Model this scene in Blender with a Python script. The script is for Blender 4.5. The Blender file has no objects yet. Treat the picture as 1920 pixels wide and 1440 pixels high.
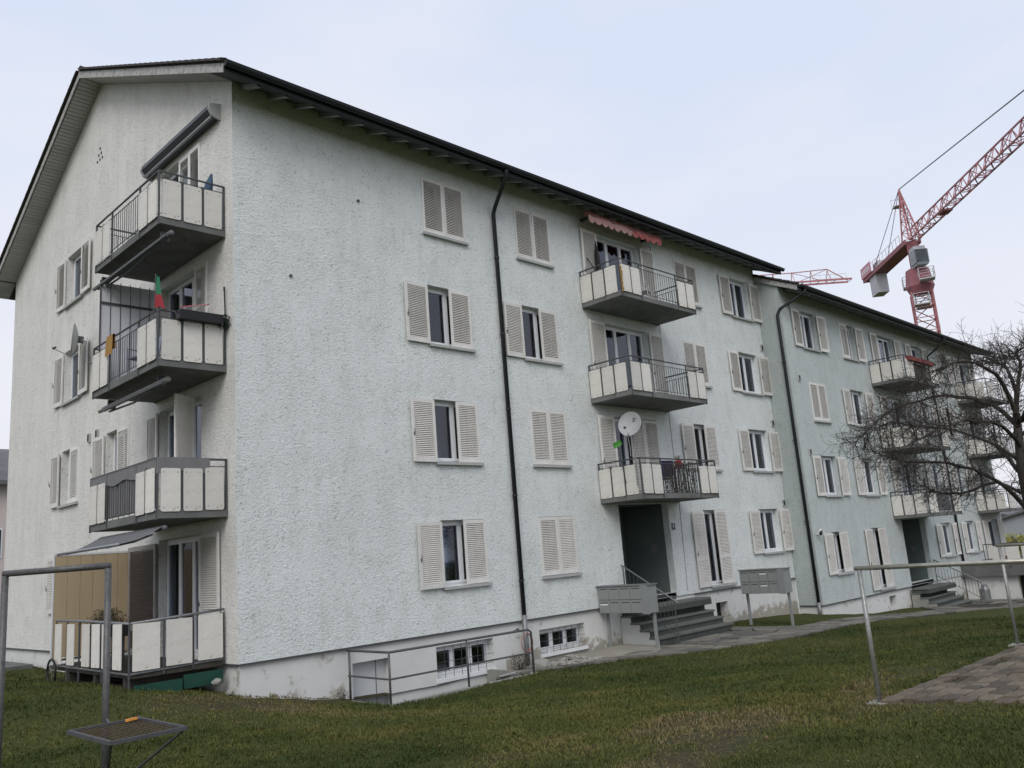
import bpy, math, random
import numpy as np
from mathutils import Vector, Matrix

# ------------------------------------------------------------------ camera, light, exposure
sc = bpy.context.scene
CP = Vector((-7.305, -14.413, 1.508))
cam = bpy.data.cameras.new('camera'); cam.sensor_width = 36.0; cam.lens = 29.61
cam.clip_start = 0.05; cam.clip_end = 3000
co = bpy.data.objects.new('camera', cam); sc.collection.objects.link(co)
RX = Vector((0.71031935, -0.69972828, -0.07633321)); RU = Vector((-0.08625396, -0.19415883, 0.97717071)); RF = Vector((0.69857475, 0.68751922, 0.19826911))
co.matrix_world = Matrix(((RX.x, RU.x, -RF.x, CP.x), (RX.y, RU.y, -RF.y, CP.y), (RX.z, RU.z, -RF.z, CP.z), (0, 0, 0, 1)))
sc.camera = co

SUN_DIR = Vector((-0.60, -0.45, 0.66)).normalized()      # towards the sun
wd = bpy.data.worlds.new('World'); sc.world = wd; wd.use_nodes = True
nt = wd.node_tree; nt.nodes.clear()
def wn(t, **k):
    n = nt.nodes.new(t)
    for a, b in k.items(): setattr(n, a, b)
    return n
sky = wn('ShaderNodeTexSky', sky_type='NISHITA', sun_disc=False)
sky.sun_elevation = math.asin(SUN_DIR.z); sky.sun_rotation = math.atan2(SUN_DIR.x, SUN_DIR.y)
sky.air_density = 1.4; sky.dust_density = 4.0
tc = wn('ShaderNodeTexCoord'); mp = wn('ShaderNodeMapping'); mp.inputs['Scale'].default_value = (1.0, 1.0, 2.6)
nz = wn('ShaderNodeTexNoise'); nz.inputs['Scale'].default_value = 1.7; nz.inputs['Detail'].default_value = 5; nz.inputs['Roughness'].default_value = 0.5
rmp = wn('ShaderNodeValToRGB')
rmp.color_ramp.elements[0].position = 0.38; rmp.color_ramp.elements[0].color = (7.2, 8.0, 9.7, 1)
rmp.color_ramp.elements[1].position = 0.62; rmp.color_ramp.elements[1].color = (8.6, 8.75, 9.7, 1)
sep = wn('ShaderNodeSeparateXYZ'); hz = wn('ShaderNodeValToRGB')
hz.color_ramp.elements[0].position = 0.0; hz.color_ramp.elements[0].color = (1, 1, 1, 1)
hz.color_ramp.elements[1].position = 0.5; hz.color_ramp.elements[1].color = (0, 0, 0, 1)
mh = wn('ShaderNodeMixRGB'); mh.inputs['Color2'].default_value = (9.0, 9.05, 9.7, 1)
mx = wn('ShaderNodeMixRGB'); mx.inputs['Fac'].default_value = 0.94
bg = wn('ShaderNodeBackground'); bg.inputs['Strength'].default_value = 0.1
ow = wn('ShaderNodeOutputWorld')
L = nt.links.new
L(tc.outputs['Generated'], mp.inputs['Vector']); L(mp.outputs[0], nz.inputs['Vector']); L(nz.outputs['Fac'], rmp.inputs['Fac'])
L(tc.outputs['Generated'], sep.inputs[0]); L(sep.outputs['Z'], hz.inputs['Fac'])
L(hz.outputs['Color'], mh.inputs['Fac']); L(rmp.outputs['Color'], mh.inputs['Color1'])
L(sky.outputs[0], mx.inputs['Color1']); L(mh.outputs[0], mx.inputs['Color2'])
L(mx.outputs[0], bg.inputs['Color']); L(bg.outputs[0], ow.inputs['Surface'])

sl = bpy.data.lights.new('sun', 'SUN'); sl.energy = 1.5; sl.angle = math.radians(32); sl.color = (1.0, 0.96, 0.90)
so = bpy.data.objects.new('sun', sl); sc.collection.objects.link(so)
so.rotation_euler = SUN_DIR.to_track_quat('Z', 'Y').to_euler()
so.location = (0, 0, 40)

vs = sc.view_settings; sc.display_settings.display_device = 'sRGB'
vs.view_transform = 'Standard'; vs.look = 'None'; vs.exposure = 0.0; vs.gamma = 1.0; vs.use_curve_mapping = False
sc.render.engine = 'CYCLES'
sc.cycles.max_bounces = 8; sc.cycles.transparent_max_bounces = 12

random.seed(7); RNG = np.random.default_rng(7)
COL = sc.collection

# ------------------------------------------------------------------ materials
MATS = {}
def mat(name, col, rough=0.8, var=0.0, vscale=3.0, bump=0.0, bscale=40.0, bdist=0.01, metal=0.0, spec=0.3, stretch=(1, 1, 1),
        col2=None, thr=None, spots=None, spot_scale=6.0, zdirt=None, fine=0.0, fscale=60.0, rnd=0.0):
    if name in MATS: return MATS[name]
    m = bpy.data.materials.new(name); m.use_nodes = True; t = m.node_tree; n = t.nodes; l = t.links.new
    b = n['Principled BSDF']
    b.inputs['Roughness'].default_value = rough; b.inputs['Metallic'].default_value = metal
    b.inputs['Specular IOR Level'].default_value = spec
    b.inputs['Base Color'].default_value = (*col, 1)
    tc = n.new('ShaderNodeTexCoord'); mp = n.new('ShaderNodeMapping'); mp.inputs['Scale'].default_value = stretch
    l(tc.outputs['Object'], mp.inputs['Vector'])
    cur = None
    if var > 0 or col2:
        nz = n.new('ShaderNodeTexNoise'); nz.inputs['Scale'].default_value = vscale; nz.inputs['Detail'].default_value = 6; nz.inputs['Roughness'].default_value = 0.62
        l(mp.outputs[0], nz.inputs['Vector'])
        r = n.new('ShaderNodeValToRGB'); a, c = (0.3, 0.7) if thr is None else thr
        r.color_ramp.elements[0].position = a; r.color_ramp.elements[1].position = c
        c2 = col2 if col2 else tuple(x * (1 - var) for x in col)
        r.color_ramp.elements[0].color = (*c2, 1); r.color_ramp.elements[1].color = (*col, 1)
        l(nz.outputs['Fac'], r.inputs['Fac']); cur = r.outputs['Color']
    if fine > 0:
        nf = n.new('ShaderNodeTexNoise'); nf.inputs['Scale'].default_value = fscale; nf.inputs['Detail'].default_value = 3
        l(mp.outputs[0], nf.inputs['Vector'])
        rf = n.new('ShaderNodeValToRGB'); rf.color_ramp.elements[0].position = 0.38; rf.color_ramp.elements[1].position = 0.52
        rf.color_ramp.elements[0].color = (1 - fine, 1 - fine, 1 - fine, 1); rf.color_ramp.elements[1].color = (1, 1, 1, 1)
        l(nf.outputs['Fac'], rf.inputs['Fac'])
        mm = n.new('ShaderNodeMixRGB'); mm.blend_type = 'MULTIPLY'; mm.inputs['Fac'].default_value = 1
        if cur: l(cur, mm.inputs['Color1'])
        else: mm.inputs['Color1'].default_value = (*col, 1)
        l(rf.outputs['Color'], mm.inputs['Color2']); cur = mm.outputs['Color']
    if spots:
        nz2 = n.new('ShaderNodeTexNoise'); nz2.inputs['Scale'].default_value = spot_scale; nz2.inputs['Detail'].default_value = 8; nz2.inputs['Roughness'].default_value = 0.7
        l(tc.outputs['Object'], nz2.inputs['Vector'])
        r2 = n.new('ShaderNodeValToRGB'); r2.color_ramp.elements[0].position = 0.58; r2.color_ramp.elements[1].position = 0.68
        l(nz2.outputs['Fac'], r2.inputs['Fac'])
        fac = r2.outputs['Color']
        if zdirt:
            sp = n.new('ShaderNodeSeparateXYZ'); l(tc.outputs['Object'], sp.inputs[0])
            mr = n.new('ShaderNodeMapRange'); mr.inputs['From Min'].default_value = zdirt[0]; mr.inputs['From Max'].default_value = zdirt[1]
            mr.inputs['To Min'].default_value = 1.0; mr.inputs['To Max'].default_value = 0.0
            l(sp.outputs['Z'], mr.inputs['Value'])
            ml = n.new('ShaderNodeMath'); ml.operation = 'MULTIPLY_ADD'; l(mr.outputs[0], ml.inputs[0]); ml.inputs[1].default_value = 0.42
            l(nz2.outputs['Fac'], ml.inputs[2]); l(ml.outputs[0], r2.inputs['Fac'])
        mm = n.new('ShaderNodeMixRGB'); l(fac, mm.inputs['Fac'])
        if cur: l(cur, mm.inputs['Color1'])
        else: mm.inputs['Color1'].default_value = (*col, 1)
        mm.inputs['Color2'].default_value = (*spots, 1); cur = mm.outputs['Color']
    if rnd > 0:
        oi = n.new('ShaderNodeObjectInfo'); mr2 = n.new('ShaderNodeMapRange'); mr2.inputs['To Min'].default_value = 1 - rnd; mr2.inputs['To Max'].default_value = 1.0
        l(oi.outputs['Random'], mr2.inputs['Value']); mv = n.new('ShaderNodeMixRGB'); mv.blend_type = 'MULTIPLY'; mv.inputs['Fac'].default_value = 1
        if cur: l(cur, mv.inputs['Color1'])
        else: mv.inputs['Color1'].default_value = (*col, 1)
        l(mr2.outputs[0], mv.inputs['Color2']); cur = mv.outputs['Color']
    if cur: l(cur, b.inputs['Base Color'])
    if bump > 0:
        nb = n.new('ShaderNodeTexNoise'); nb.inputs['Scale'].default_value = bscale; nb.inputs['Detail'].default_value = 4; nb.inputs['Distortion'].default_value = 0.5
        l(mp.outputs[0], nb.inputs['Vector'])
        bp = n.new('ShaderNodeBump'); bp.inputs['Strength'].default_value = bump; bp.inputs['Distance'].default_value = bdist
        l(nb.outputs['Fac'], bp.inputs['Height']); l(bp.outputs[0], b.inputs['Normal'])
    MATS[name] = m; return m

def stucco(name, col, dirt, streak=0.12):
    """rough-cast render: coarse trowelled ridges, pit shade painted in, faint run-off streaks"""
    m = bpy.data.materials.new(name); m.use_nodes = True; t = m.node_tree; n = t.nodes; l = t.links.new
    b = n['Principled BSDF']; b.inputs['Roughness'].default_value = 0.92; b.inputs['Specular IOR Level'].default_value = 0.15
    tc = n.new('ShaderNodeTexCoord')
    def noise(scale, det, st, dist=0.0, rg=0.55):
        mp = n.new('ShaderNodeMapping'); mp.inputs['Scale'].default_value = st; l(tc.outputs['Object'], mp.inputs['Vector'])
        q = n.new('ShaderNodeTexNoise'); q.inputs['Scale'].default_value = scale; q.inputs['Detail'].default_value = det
        q.inputs['Distortion'].default_value = dist; q.inputs['Roughness'].default_value = rg
        l(mp.outputs[0], q.inputs['Vector']); return q.outputs['Fac']
    def ramp(src, a, c, ca, cb):
        r = n.new('ShaderNodeValToRGB'); r.color_ramp.elements[0].position = a; r.color_ramp.elements[1].position = c
        r.color_ramp.elements[0].color = (*ca, 1); r.color_ramp.elements[1].color = (*cb, 1); l(src, r.inputs['Fac']); return r.outputs['Color']
    big = noise(0.55, 6, (1, 1, 0.8)); runs = noise(2.2, 5, (1, 1, 0.12)); pits = noise(21, 2, (1, 1, 1.3), 1.0)
    grit = noise(25, 5, (1, 1, 1.2), 0.9, 0.6); lumps = noise(10, 3, (1, 1, 1.3), 1.2); patch = noise(1.1, 3, (1, 1, 1)); blot = noise(3.1, 6, (1, 1, .7), .3, .65)
    c0 = ramp(big, 0.35, 0.68, tuple(a * 0.7 + d * 0.3 for a, d in zip(col, dirt)), col)
    def mul(a, bcol):
        q = n.new('ShaderNodeMixRGB'); q.blend_type = 'MULTIPLY'; q.inputs['Fac'].default_value = 1; l(a, q.inputs['Color1']); l(bcol, q.inputs['Color2']); return q.outputs[0]
    c1 = mul(c0, ramp(runs, 0.3, 0.62, (1 - streak,) * 3, (1, 1, 1)))
    c1 = mul(c1, ramp(blot, 0.32, 0.5, (.90, .895, .88), (1, 1, 1)))
    sp = n.new('ShaderNodeSeparateXYZ'); l(tc.outputs['Object'], sp.inputs[0])
    m1 = n.new('ShaderNodeMath'); m1.operation = 'SUBTRACT'; l(sp.outputs['Z'], m1.inputs[0]); m1.inputs[1].default_value = .88
    m2 = n.new('ShaderNodeMath'); m2.operation = 'DIVIDE'; l(m1.outputs[0], m2.inputs[0]); m2.inputs[1].default_value = 2.72
    m3 = n.new('ShaderNodeMath'); m3.operation = 'FRACT'; l(m2.outputs[0], m3.inputs[0])
    m4 = n.new('ShaderNodeMapRange'); m4.inputs['From Min'].default_value = .55; m4.inputs['From Max'].default_value = 1.0; l(m3.outputs[0], m4.inputs['Value'])
    drip = noise(5.0, 4, (1, 1, .05), 0, .7); dr = ramp(drip, .52, .66, (0, 0, 0), (1, 1, 1))
    m5 = n.new('ShaderNodeMath'); m5.operation = 'MULTIPLY'; l(m4.outputs[0], m5.inputs[0]); l(dr, m5.inputs[1])
    c1 = mul(c1, ramp(m5.outputs[0], .0, 1.0, (1, 1, 1), (.89, .885, .87)))
    c2 = mul(c1, ramp(pits, 0.31, 0.41, (0.55, 0.55, 0.57), (1, 1, 1)))  # dark specks put the shade of the pits into the colour
    l(c2, b.inputs['Base Color'])
    ad = n.new('ShaderNodeMath'); ad.operation = 'MULTIPLY_ADD'; l(lumps, ad.inputs[0]); ad.inputs[1].default_value = 0.8; l(grit, ad.inputs[2])
    st = n.new('ShaderNodeMapRange'); st.inputs['From Min'].default_value = .3; st.inputs['From Max'].default_value = .7; st.inputs['To Min'].default_value = .55; st.inputs['To Max'].default_value = 1.0; l(patch, st.inputs['Value'])
    bp = n.new('ShaderNodeBump'); bp.inputs['Distance'].default_value = 0.03; l(st.outputs[0], bp.inputs['Strength'])
    l(ad.outputs[0], bp.inputs['Height']); l(bp.outputs[0], b.inputs['Normal'])
    MATS[name] = m; return m

M_FRONT = stucco('mint_stucco', (0.765, 0.808, 0.80), (0.62, 0.65, 0.64), .06)
M_GABLE = stucco('cream_stucco', (0.765, 0.758, 0.728), (0.63, 0.62, 0.585), 0.08)
M_TEAL = stucco('teal_stucco', (0.56, 0.61, 0.605), (0.49, 0.53, 0.52), .06)
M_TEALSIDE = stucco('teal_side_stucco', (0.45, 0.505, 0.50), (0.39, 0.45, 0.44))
M_PLINTHC = mat('clean_plinth_render', (0.66, 0.67, 0.655), 0.9, 0.14, 1.1, 0.2, 30, 0.01)
M_PLINTH = mat('plinth_render', (0.66, 0.67, 0.655), 0.9, 0.12, 1.2, 0.25, 30, 0.01, spots=(0.34, 0.32, 0.275), spot_scale=3.2, zdirt=(-1.25, -0.6))
M_WHITE = mat('white_window_frame', (0.74, 0.76, 0.78), 0.45, 0.08, 5)
M_SHUT = mat('cream_shutter_paint', (0.81, 0.80, 0.77), 0.6, 0.14, 4, fine=0.1, fscale=25, rnd=0.14)
M_SLAT = mat('grey_cream_slats', (0.80, 0.775, 0.73), 0.7, 0.16, 3, rnd=0.16)
M_SILL = mat('sill_stone', (0.44, 0.45, 0.44), 0.85, 0.2, 7)
M_PANEL = mat('cream_fibre_cement', (0.77, 0.75, 0.70), 0.75, 0.12, 2.2, fine=0.05, fscale=14, spots=(0.50, 0.46, 0.38), spot_scale=7, rnd=0.16)
M_STEEL = mat('painted_dark_steel', (0.10, 0.105, 0.11), 0.55, 0.3, 14, metal=0.3)
M_GALV = mat('galvanised_pipe', (0.30, 0.31, 0.32), 0.5, 0.35, 16, metal=0.5, fine=0.2, fscale=40)
M_SLAB = mat('balcony_concrete', (0.21, 0.215, 0.21), 0.9, 0.4, 1.8, 0.2, 30, 0.01, spots=(0.075, 0.075, 0.065), spot_scale=4, rnd=.2)
M_CONC = mat('grey_concrete', (0.33, 0.33, 0.30), 0.92, 0.3, 2.0, 0.4, 45, 0.01, fine=0.18, fscale=50)
M_STEP = mat('stone_step', (0.155, 0.17, 0.155), 0.85, 0.3, 3, 0.3, 60, 0.01, fine=0.2, fscale=45)
M_DARK = mat('dark_gutter_metal', (0.028, 0.032, 0.036), 0.5, 0.2, 8, metal=0.2)
M_SOFF = mat('grey_soffit_paint', (0.50, 0.50, 0.49), 0.75, 0.16, 6, stretch=(0.3, 1, 1), rnd=.12)
M_EAVE = mat('shade_toned_eave_boards', (0.10, 0.105, 0.115), 0.8, 0.3, 6, stretch=(0.3, 1, 1), rnd=.2)  # boards toned dark to deepen the shade under the eaves
M_FASC = mat('weathered_fascia', (0.46, 0.46, 0.44), 0.8, 0.3, 5, fine=0.25, fscale=10)
M_TILE = mat('brown_roof_tile', (0.075, 0.066, 0.06), 0.85, 0.5, 9, 0.3, 60, 0.01)
M_GREEN = mat('dark_teal_entry_paint', (0.13, 0.165, 0.155), 0.6, 0.2, 2)
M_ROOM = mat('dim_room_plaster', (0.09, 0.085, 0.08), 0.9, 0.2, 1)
M_CURT = mat('net_curtain', (0.80, 0.80, 0.83), 0.9, 0.15, 4)
M_GREYCLOTH = mat('grey_awning_cloth', (0.15, 0.155, 0.165), 0.9, 0.2, 5)
M_SCREEN = mat('grey_privacy_cloth', (0.20, 0.20, 0.205), 0.9, 0.2, 5)
M_MAIL = mat('grey_mailbox_paint', (0.25, 0.265, 0.26), 0.5, 0.1, 3)
M_BLACK = mat('black_plastic', (0.015, 0.015, 0.017), 0.5)
M_SOIL = mat('bare_soil', (0.07, 0.058, 0.04), 0.95, 0.4, 4)

def glass():
    m = bpy.data.materials.new('window_glass'); m.use_nodes = True; t = m.node_tree; n = t.nodes; n.clear(); l = t.links.new
    o = n.new('ShaderNodeOutputMaterial'); g = n.new('ShaderNodeBsdfGlossy'); g.inputs['Roughness'].default_value = 0.03
    g.inputs['Color'].default_value = (0.85, 0.9, 1, 1)
    tr = n.new('ShaderNodeBsdfTransparent'); tr.inputs['Color'].default_value = (0.80, 0.83, 0.84, 1)
    f = n.new('ShaderNodeFresnel'); f.inputs['IOR'].default_value = 1.55
    a = n.new('ShaderNodeMath'); a.operation = 'ADD'; a.inputs[1].default_value = 0.03; l(f.outputs[0], a.inputs[0])
    mx = n.new('ShaderNodeMixShader'); l(a.outputs[0], mx.inputs[0]); l(tr.outputs[0], mx.inputs[1]); l(g.outputs[0], mx.inputs[2])
    l(mx.outputs[0], o.inputs['Surface']); return m
M_GLASS = glass()

# ------------------------------------------------------------------ mesh helpers
class MB:
    def __init__(s): s.v = []; s.f = []; s.mi = []
    def add(s, vs, fs, mi=0):
        k = len(s.v); s.v += [tuple(p) for p in vs]
        for f in fs: s.f.append(tuple(i + k for i in f)); s.mi.append(mi)
        return s
    def box(s, x0, x1, y0, y1, z0, z1, mi=0):
        return s.add([(x0, y0, z0), (x1, y0, z0), (x1, y1, z0), (x0, y1, z0), (x0, y0, z1), (x1, y0, z1), (x1, y1, z1), (x0, y1, z1)],
                     [(0, 3, 2, 1), (4, 5, 6, 7), (0, 1, 5, 4), (1, 2, 6, 5), (2, 3, 7, 6), (3, 0, 4, 7)], mi)
    def obox(s, c, a, b, d, mi=0):
        c, a, b, d = map(Vector, (c, a, b, d)); P = [c + i * a + j * b + k * d for k in (-1, 1) for j in (-1, 1) for i in (-1, 1)]
        return s.add(P, [(0, 2, 3, 1), (4, 5, 7, 6), (0, 1, 5, 4), (1, 3, 7, 5), (3, 2, 6, 7), (2, 0, 4, 6)], mi)
    def quad(s, a, b, c, d, mi=0): return s.add([a, b, c, d], [(0, 1, 2, 3)], mi)
    def tube(s, pts, r, n=6, mi=0, cap=True):
        pts = [Vector(p) for p in pts]; rs = r if isinstance(r, (list, tuple)) else [r] * len(pts)
        k = len(s.v); up = None
        for i, p in enumerate(pts):
            d = (pts[min(i + 1, len(pts) - 1)] - pts[max(i - 1, 0)]); d.normalize()
            if up is None:
                up = Vector((0, 0, 1)) if abs(d.z) < 0.9 else Vector((1, 0, 0))
            a = d.cross(up); a.normalize(); b = a.cross(d); b.normalize(); up = b
            for j in range(n):
                t = 2 * math.pi * (j + 0.5) / n; s.v.append(tuple(p + (a * math.cos(t) + b * math.sin(t)) * rs[i]))
        for i in range(len(pts) - 1):
            for j in range(n):
                s.f.append((k + i * n + j, k + i * n + (j + 1) % n, k + (i + 1) * n + (j + 1) % n, k + (i + 1) * n + j)); s.mi.append(mi)
        if cap:
            s.f.append(tuple(k + j for j in range(n))[::-1]); s.mi.append(mi)
            s.f.append(tuple(k + (len(pts) - 1) * n + j for j in range(n))); s.mi.append(mi)
        return s
    def prism(s, poly, y0, y1, mi=0):
        n = len(poly); k = len(s.v)
        s.v += [(x, y0, z) for x, z in poly] + [(x, y1, z) for x, z in poly]
        s.f.append(tuple(k + i for i in range(n))); s.mi.append(mi)
        s.f.append(tuple(k + n + i for i in range(n))[::-1]); s.mi.append(mi)
        for i in range(n):
            j = (i + 1) % n; s.f.append((k + i, k + n + i, k + n + j, k + j)); s.mi.append(mi)
        return s
    def rpanel(s, x0, x1, z0, z1, y0, y1, r=0.03, mi=0):
        p = []
        for cx, cz, a0 in ((x1 - r, z0 + r, -90), (x1 - r, z1 - r, 0), (x0 + r, z1 - r, 90), (x0 + r, z0 + r, 180)):
            for q in (0, 45, 90): t = math.radians(a0 + q); p.append((cx + r * math.cos(t), cz + r * math.sin(t)))
        return s.prism(p, y0, y1, mi)
    def mesh(s, name, mats, smooth=False):
        me = bpy.data.meshes.new(name); me.from_pydata(s.v, [], s.f)
        for m in (mats if isinstance(mats, (list, tuple)) else [mats]): me.materials.append(m)
        me.polygons.foreach_set('material_index', s.mi)
        if smooth: me.polygons.foreach_set('use_smooth', [True] * len(s.f))
        me.update(); return me

def O(name, me, parent=None, loc=(0, 0, 0), rz=0.0, label=None, cat=None, group=None, kind=None, rot=None):
    o = bpy.data.objects.new(name, me); COL.objects.link(o)
    if parent: o.parent = parent
    o.location = loc
    o.rotation_euler = rot if rot else (0, 0, rz)
    if label: o['label'] = label
    if cat: o['category'] = cat
    if group: o['group'] = group
    if kind: o['kind'] = kind
    return o
def E(name, loc, label, cat, group=None, rz=0.0): return O(name, None, None, loc, rz, label, cat, group)
CACHE = {}
def cached(key, fn):
    if key not in CACHE: CACHE[key] = fn()
    return CACHE[key]

# ------------------------------------------------------------------ ground height
CTRL = np.array([(-7.3, -14.4, -.16), (-4.8, -7.2, -.32), (2.1, -10.3, -.35), (7.5, -10.2, -.43), (0, 0, -.52), (-1.7, .4, -.16), (-2.2, 3, -.12), (0, 9.5, -.47), (0, 12, -.4),
    (-1.7, 6.5, -.3), (1, -.2, -.72), (2.2, -.2, -.94), (2.2, -1.45, -.95), (4, -1.45, -.95), (5.8, -1.5, -.92), (7, 0, -1.04), (10.3, 0, -1.0), (8, -1.5, -1.0), (9.8, -2.76, -1.02),
    (13.1, -3.7, -1.05), (16.5, -3.7, -1.1), (16, -.1, -.98), (20.4, 0, -1.18), (20.4, -3.6, -1.3), (23.5, -.85, -1.52), (24, -3.6, -1.52), (27.5, -.85, -1.7), (29, -3, -1.85), (34, -.9, -1.98),
    (34, -4, -1.98), (42, -1, -2.3), (42, -6, -2.3), (-1, -3.5, -.5), (3.5, -5.5, -.72), (8, -6.5, -.82), (15, -8.5, -.85), (20, -8, -1.2), (-5, -2, -.3), (-10, -5, -.2), (-10, 6, -.25),
    (0, -12, -.25), (12, -14, -.45), (28, -12, -1.3), (-20, 0, 0.), (0, -24, 0.0), (15, -24, -.3), (-15, -15, -.05), (-12, 18, -.3)])
def _tps(r2): return np.where(r2 > 1e-9, 0.5 * r2 * np.log(np.maximum(r2, 1e-9)), 0.0)
_n = len(CTRL); _d = ((CTRL[:, None, :2] - CTRL[None, :, :2]) ** 2).sum(-1)
_A = np.zeros((_n + 3, _n + 3)); _A[:_n, :_n] = _tps(_d) + np.eye(_n) * 0.4; _A[:_n, _n] = 1; _A[:_n, _n + 1:] = CTRL[:, :2]; _A[_n:, :_n] = _A[:_n, _n:].T
_W = np.linalg.solve(_A, np.concatenate([CTRL[:, 2], np.zeros(3)]))
def TH(x, y):
    x = np.asarray(x, float); y = np.asarray(y, float); sh = x.shape; P = np.stack([x.ravel(), y.ravel()], 1)
    xc = np.clip(P[:, 0], -22, 44); yc = np.clip(P[:, 1], -26, 20)
    out = np.zeros(len(P))
    for i in range(0, len(P), 20000):
        q = np.stack([xc[i:i + 20000], yc[i:i + 20000]], 1)
        d = ((q[:, None, :] - CTRL[None, :, :2]) ** 2).sum(-1)
        out[i:i + 20000] = _tps(d) @ _W[:_n] + _W[_n] + q @ _W[_n + 1:]
    far = np.clip(np.hypot(P[:, 0] - xc, P[:, 1] - yc) / 40, 0, 1); far = far * far * (3 - 2 * far)
    return (out * (1 - far) - 1.2 * far).reshape(sh)
def T(x, y): return float(TH(np.array([x]), np.array([y]))[0])
def vnoise(x, y, s, seed=0):
    x = np.asarray(x) * s + 100; y = np.asarray(y) * s + 100
    xi = np.floor(x).astype(int); yi = np.floor(y).astype(int); fx = x - xi; fy = y - yi
    fx = fx * fx * (3 - 2 * fx); fy = fy * fy * (3 - 2 * fy)
    def h(a, b):
        q = (a * 374761393 + b * 668265263 + seed * 1442695) & 0xffffffff
        q = ((q ^ (q >> 13)) * 1274126177) & 0xffffffff
        return ((q ^ (q >> 16)) & 0xffff) / 65535.0
    return (h(xi, yi) * (1 - fx) + h(xi + 1, yi) * fx) * (1 - fy) + (h(xi, yi + 1) * (1 - fx) + h(xi + 1, yi + 1) * fx) * fy
def fbm(x, y, s, seed=0): return 0.5 * vnoise(x, y, s, seed) + 0.3 * vnoise(x, y, s * 2.1, seed + 1) + 0.2 * vnoise(x, y, s * 4.7, seed + 2)

# path: front and back edge (y) as functions of x
PFX = [5.0, 6.5, 8.0, 9.8, 11.5, 13.1, 17.0, 24.0, 28.0, 34.0]; PFY = [-1.25, -1.42, -1.62, -2.75, -3.3, -3.7, -3.85, -4.0, -4.6, -6.5]
PBX = [5.0, 6.5, 8.0, 10.6, 10.7, 14.4, 14.6, 15.3, 19.0, 26.0, 28.0, 34.0]; PBY = [-1.15, -.55, -.5, -.5, -1.35, -1.35, -.3, -2.55, -2.7, -2.5, -1.0, -1.0]
def in_path(x, y):
    w = 0.10 * (vnoise(x, y, 1.7, 5) - .5)
    return (x > 5.0) & (x < 34) & (y > np.interp(x, PFX, PFY) + w) & (y < np.interp(x, PBX, PBY) + w)
def bare(x, y):
    """0 lush .. 1 bare soil"""
    b = np.zeros_like(x)
    for cx, cy, rx, ry, k in ((-.9, -9.8, 1.3, .38, .95), (.35, -9.5, 1.1, .42, .85), (.3, -8.7, 1.1, .35, .6), (-2.7, -8.3, 1.4, .6, .55), (-.9, -1.2, 1.6, 1.0, .75), (1.2, -.5, 1.2, .35, 1.0), (-1.9, -11, 1, .5, .7), (-4.6, -7.6, .7, .5, .9), (2.4, -10.6, 1.1, .9, .5), (4, -9.7, 1.5, .5, .6)):
        b = np.maximum(b, k * np.exp(-((x - cx) / rx) ** 2 - ((y - cy) / ry) ** 2))
    return np.clip(b * (0.1 + 1.7 * fbm(x, y, 2.6, 9)), 0, 1)
WELL = (2.2, 5.84, -1.43, 0.0)
def no_grass(x, y):
    m = in_path(x, y) | ((x > -0.02) & (x < 20.5) & (y > -.02)) | ((x > 20.4) & (x < 42) & (y > -.87))
    m |= (x > WELL[0] - .08) & (x < WELL[1] + .08) & (y > WELL[2] - .1) & (y < 0)
    m |= (x > 2.10 + .4 * (vnoise(x, y, 2.7, 8) - .5)) & (x < 7.75) & (y < -10.36 + .42 * (vnoise(x, y, 3.2) - .5)) & (y > -12.95)
    m |= (x > 6.3) & (x < 10.7) & (y > -1.7) & (y < 0)
    m |= (x > 10.6) & (x < 14.4) & (y > -1.4) & (y < 0)
    m |= (x > 34) & (x < 42) & (y > -7.2) & (y < 0)
    m |= (x > -1.75) & (x < 0) & (y > .35) & (y < 4.9)
    return m

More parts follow.
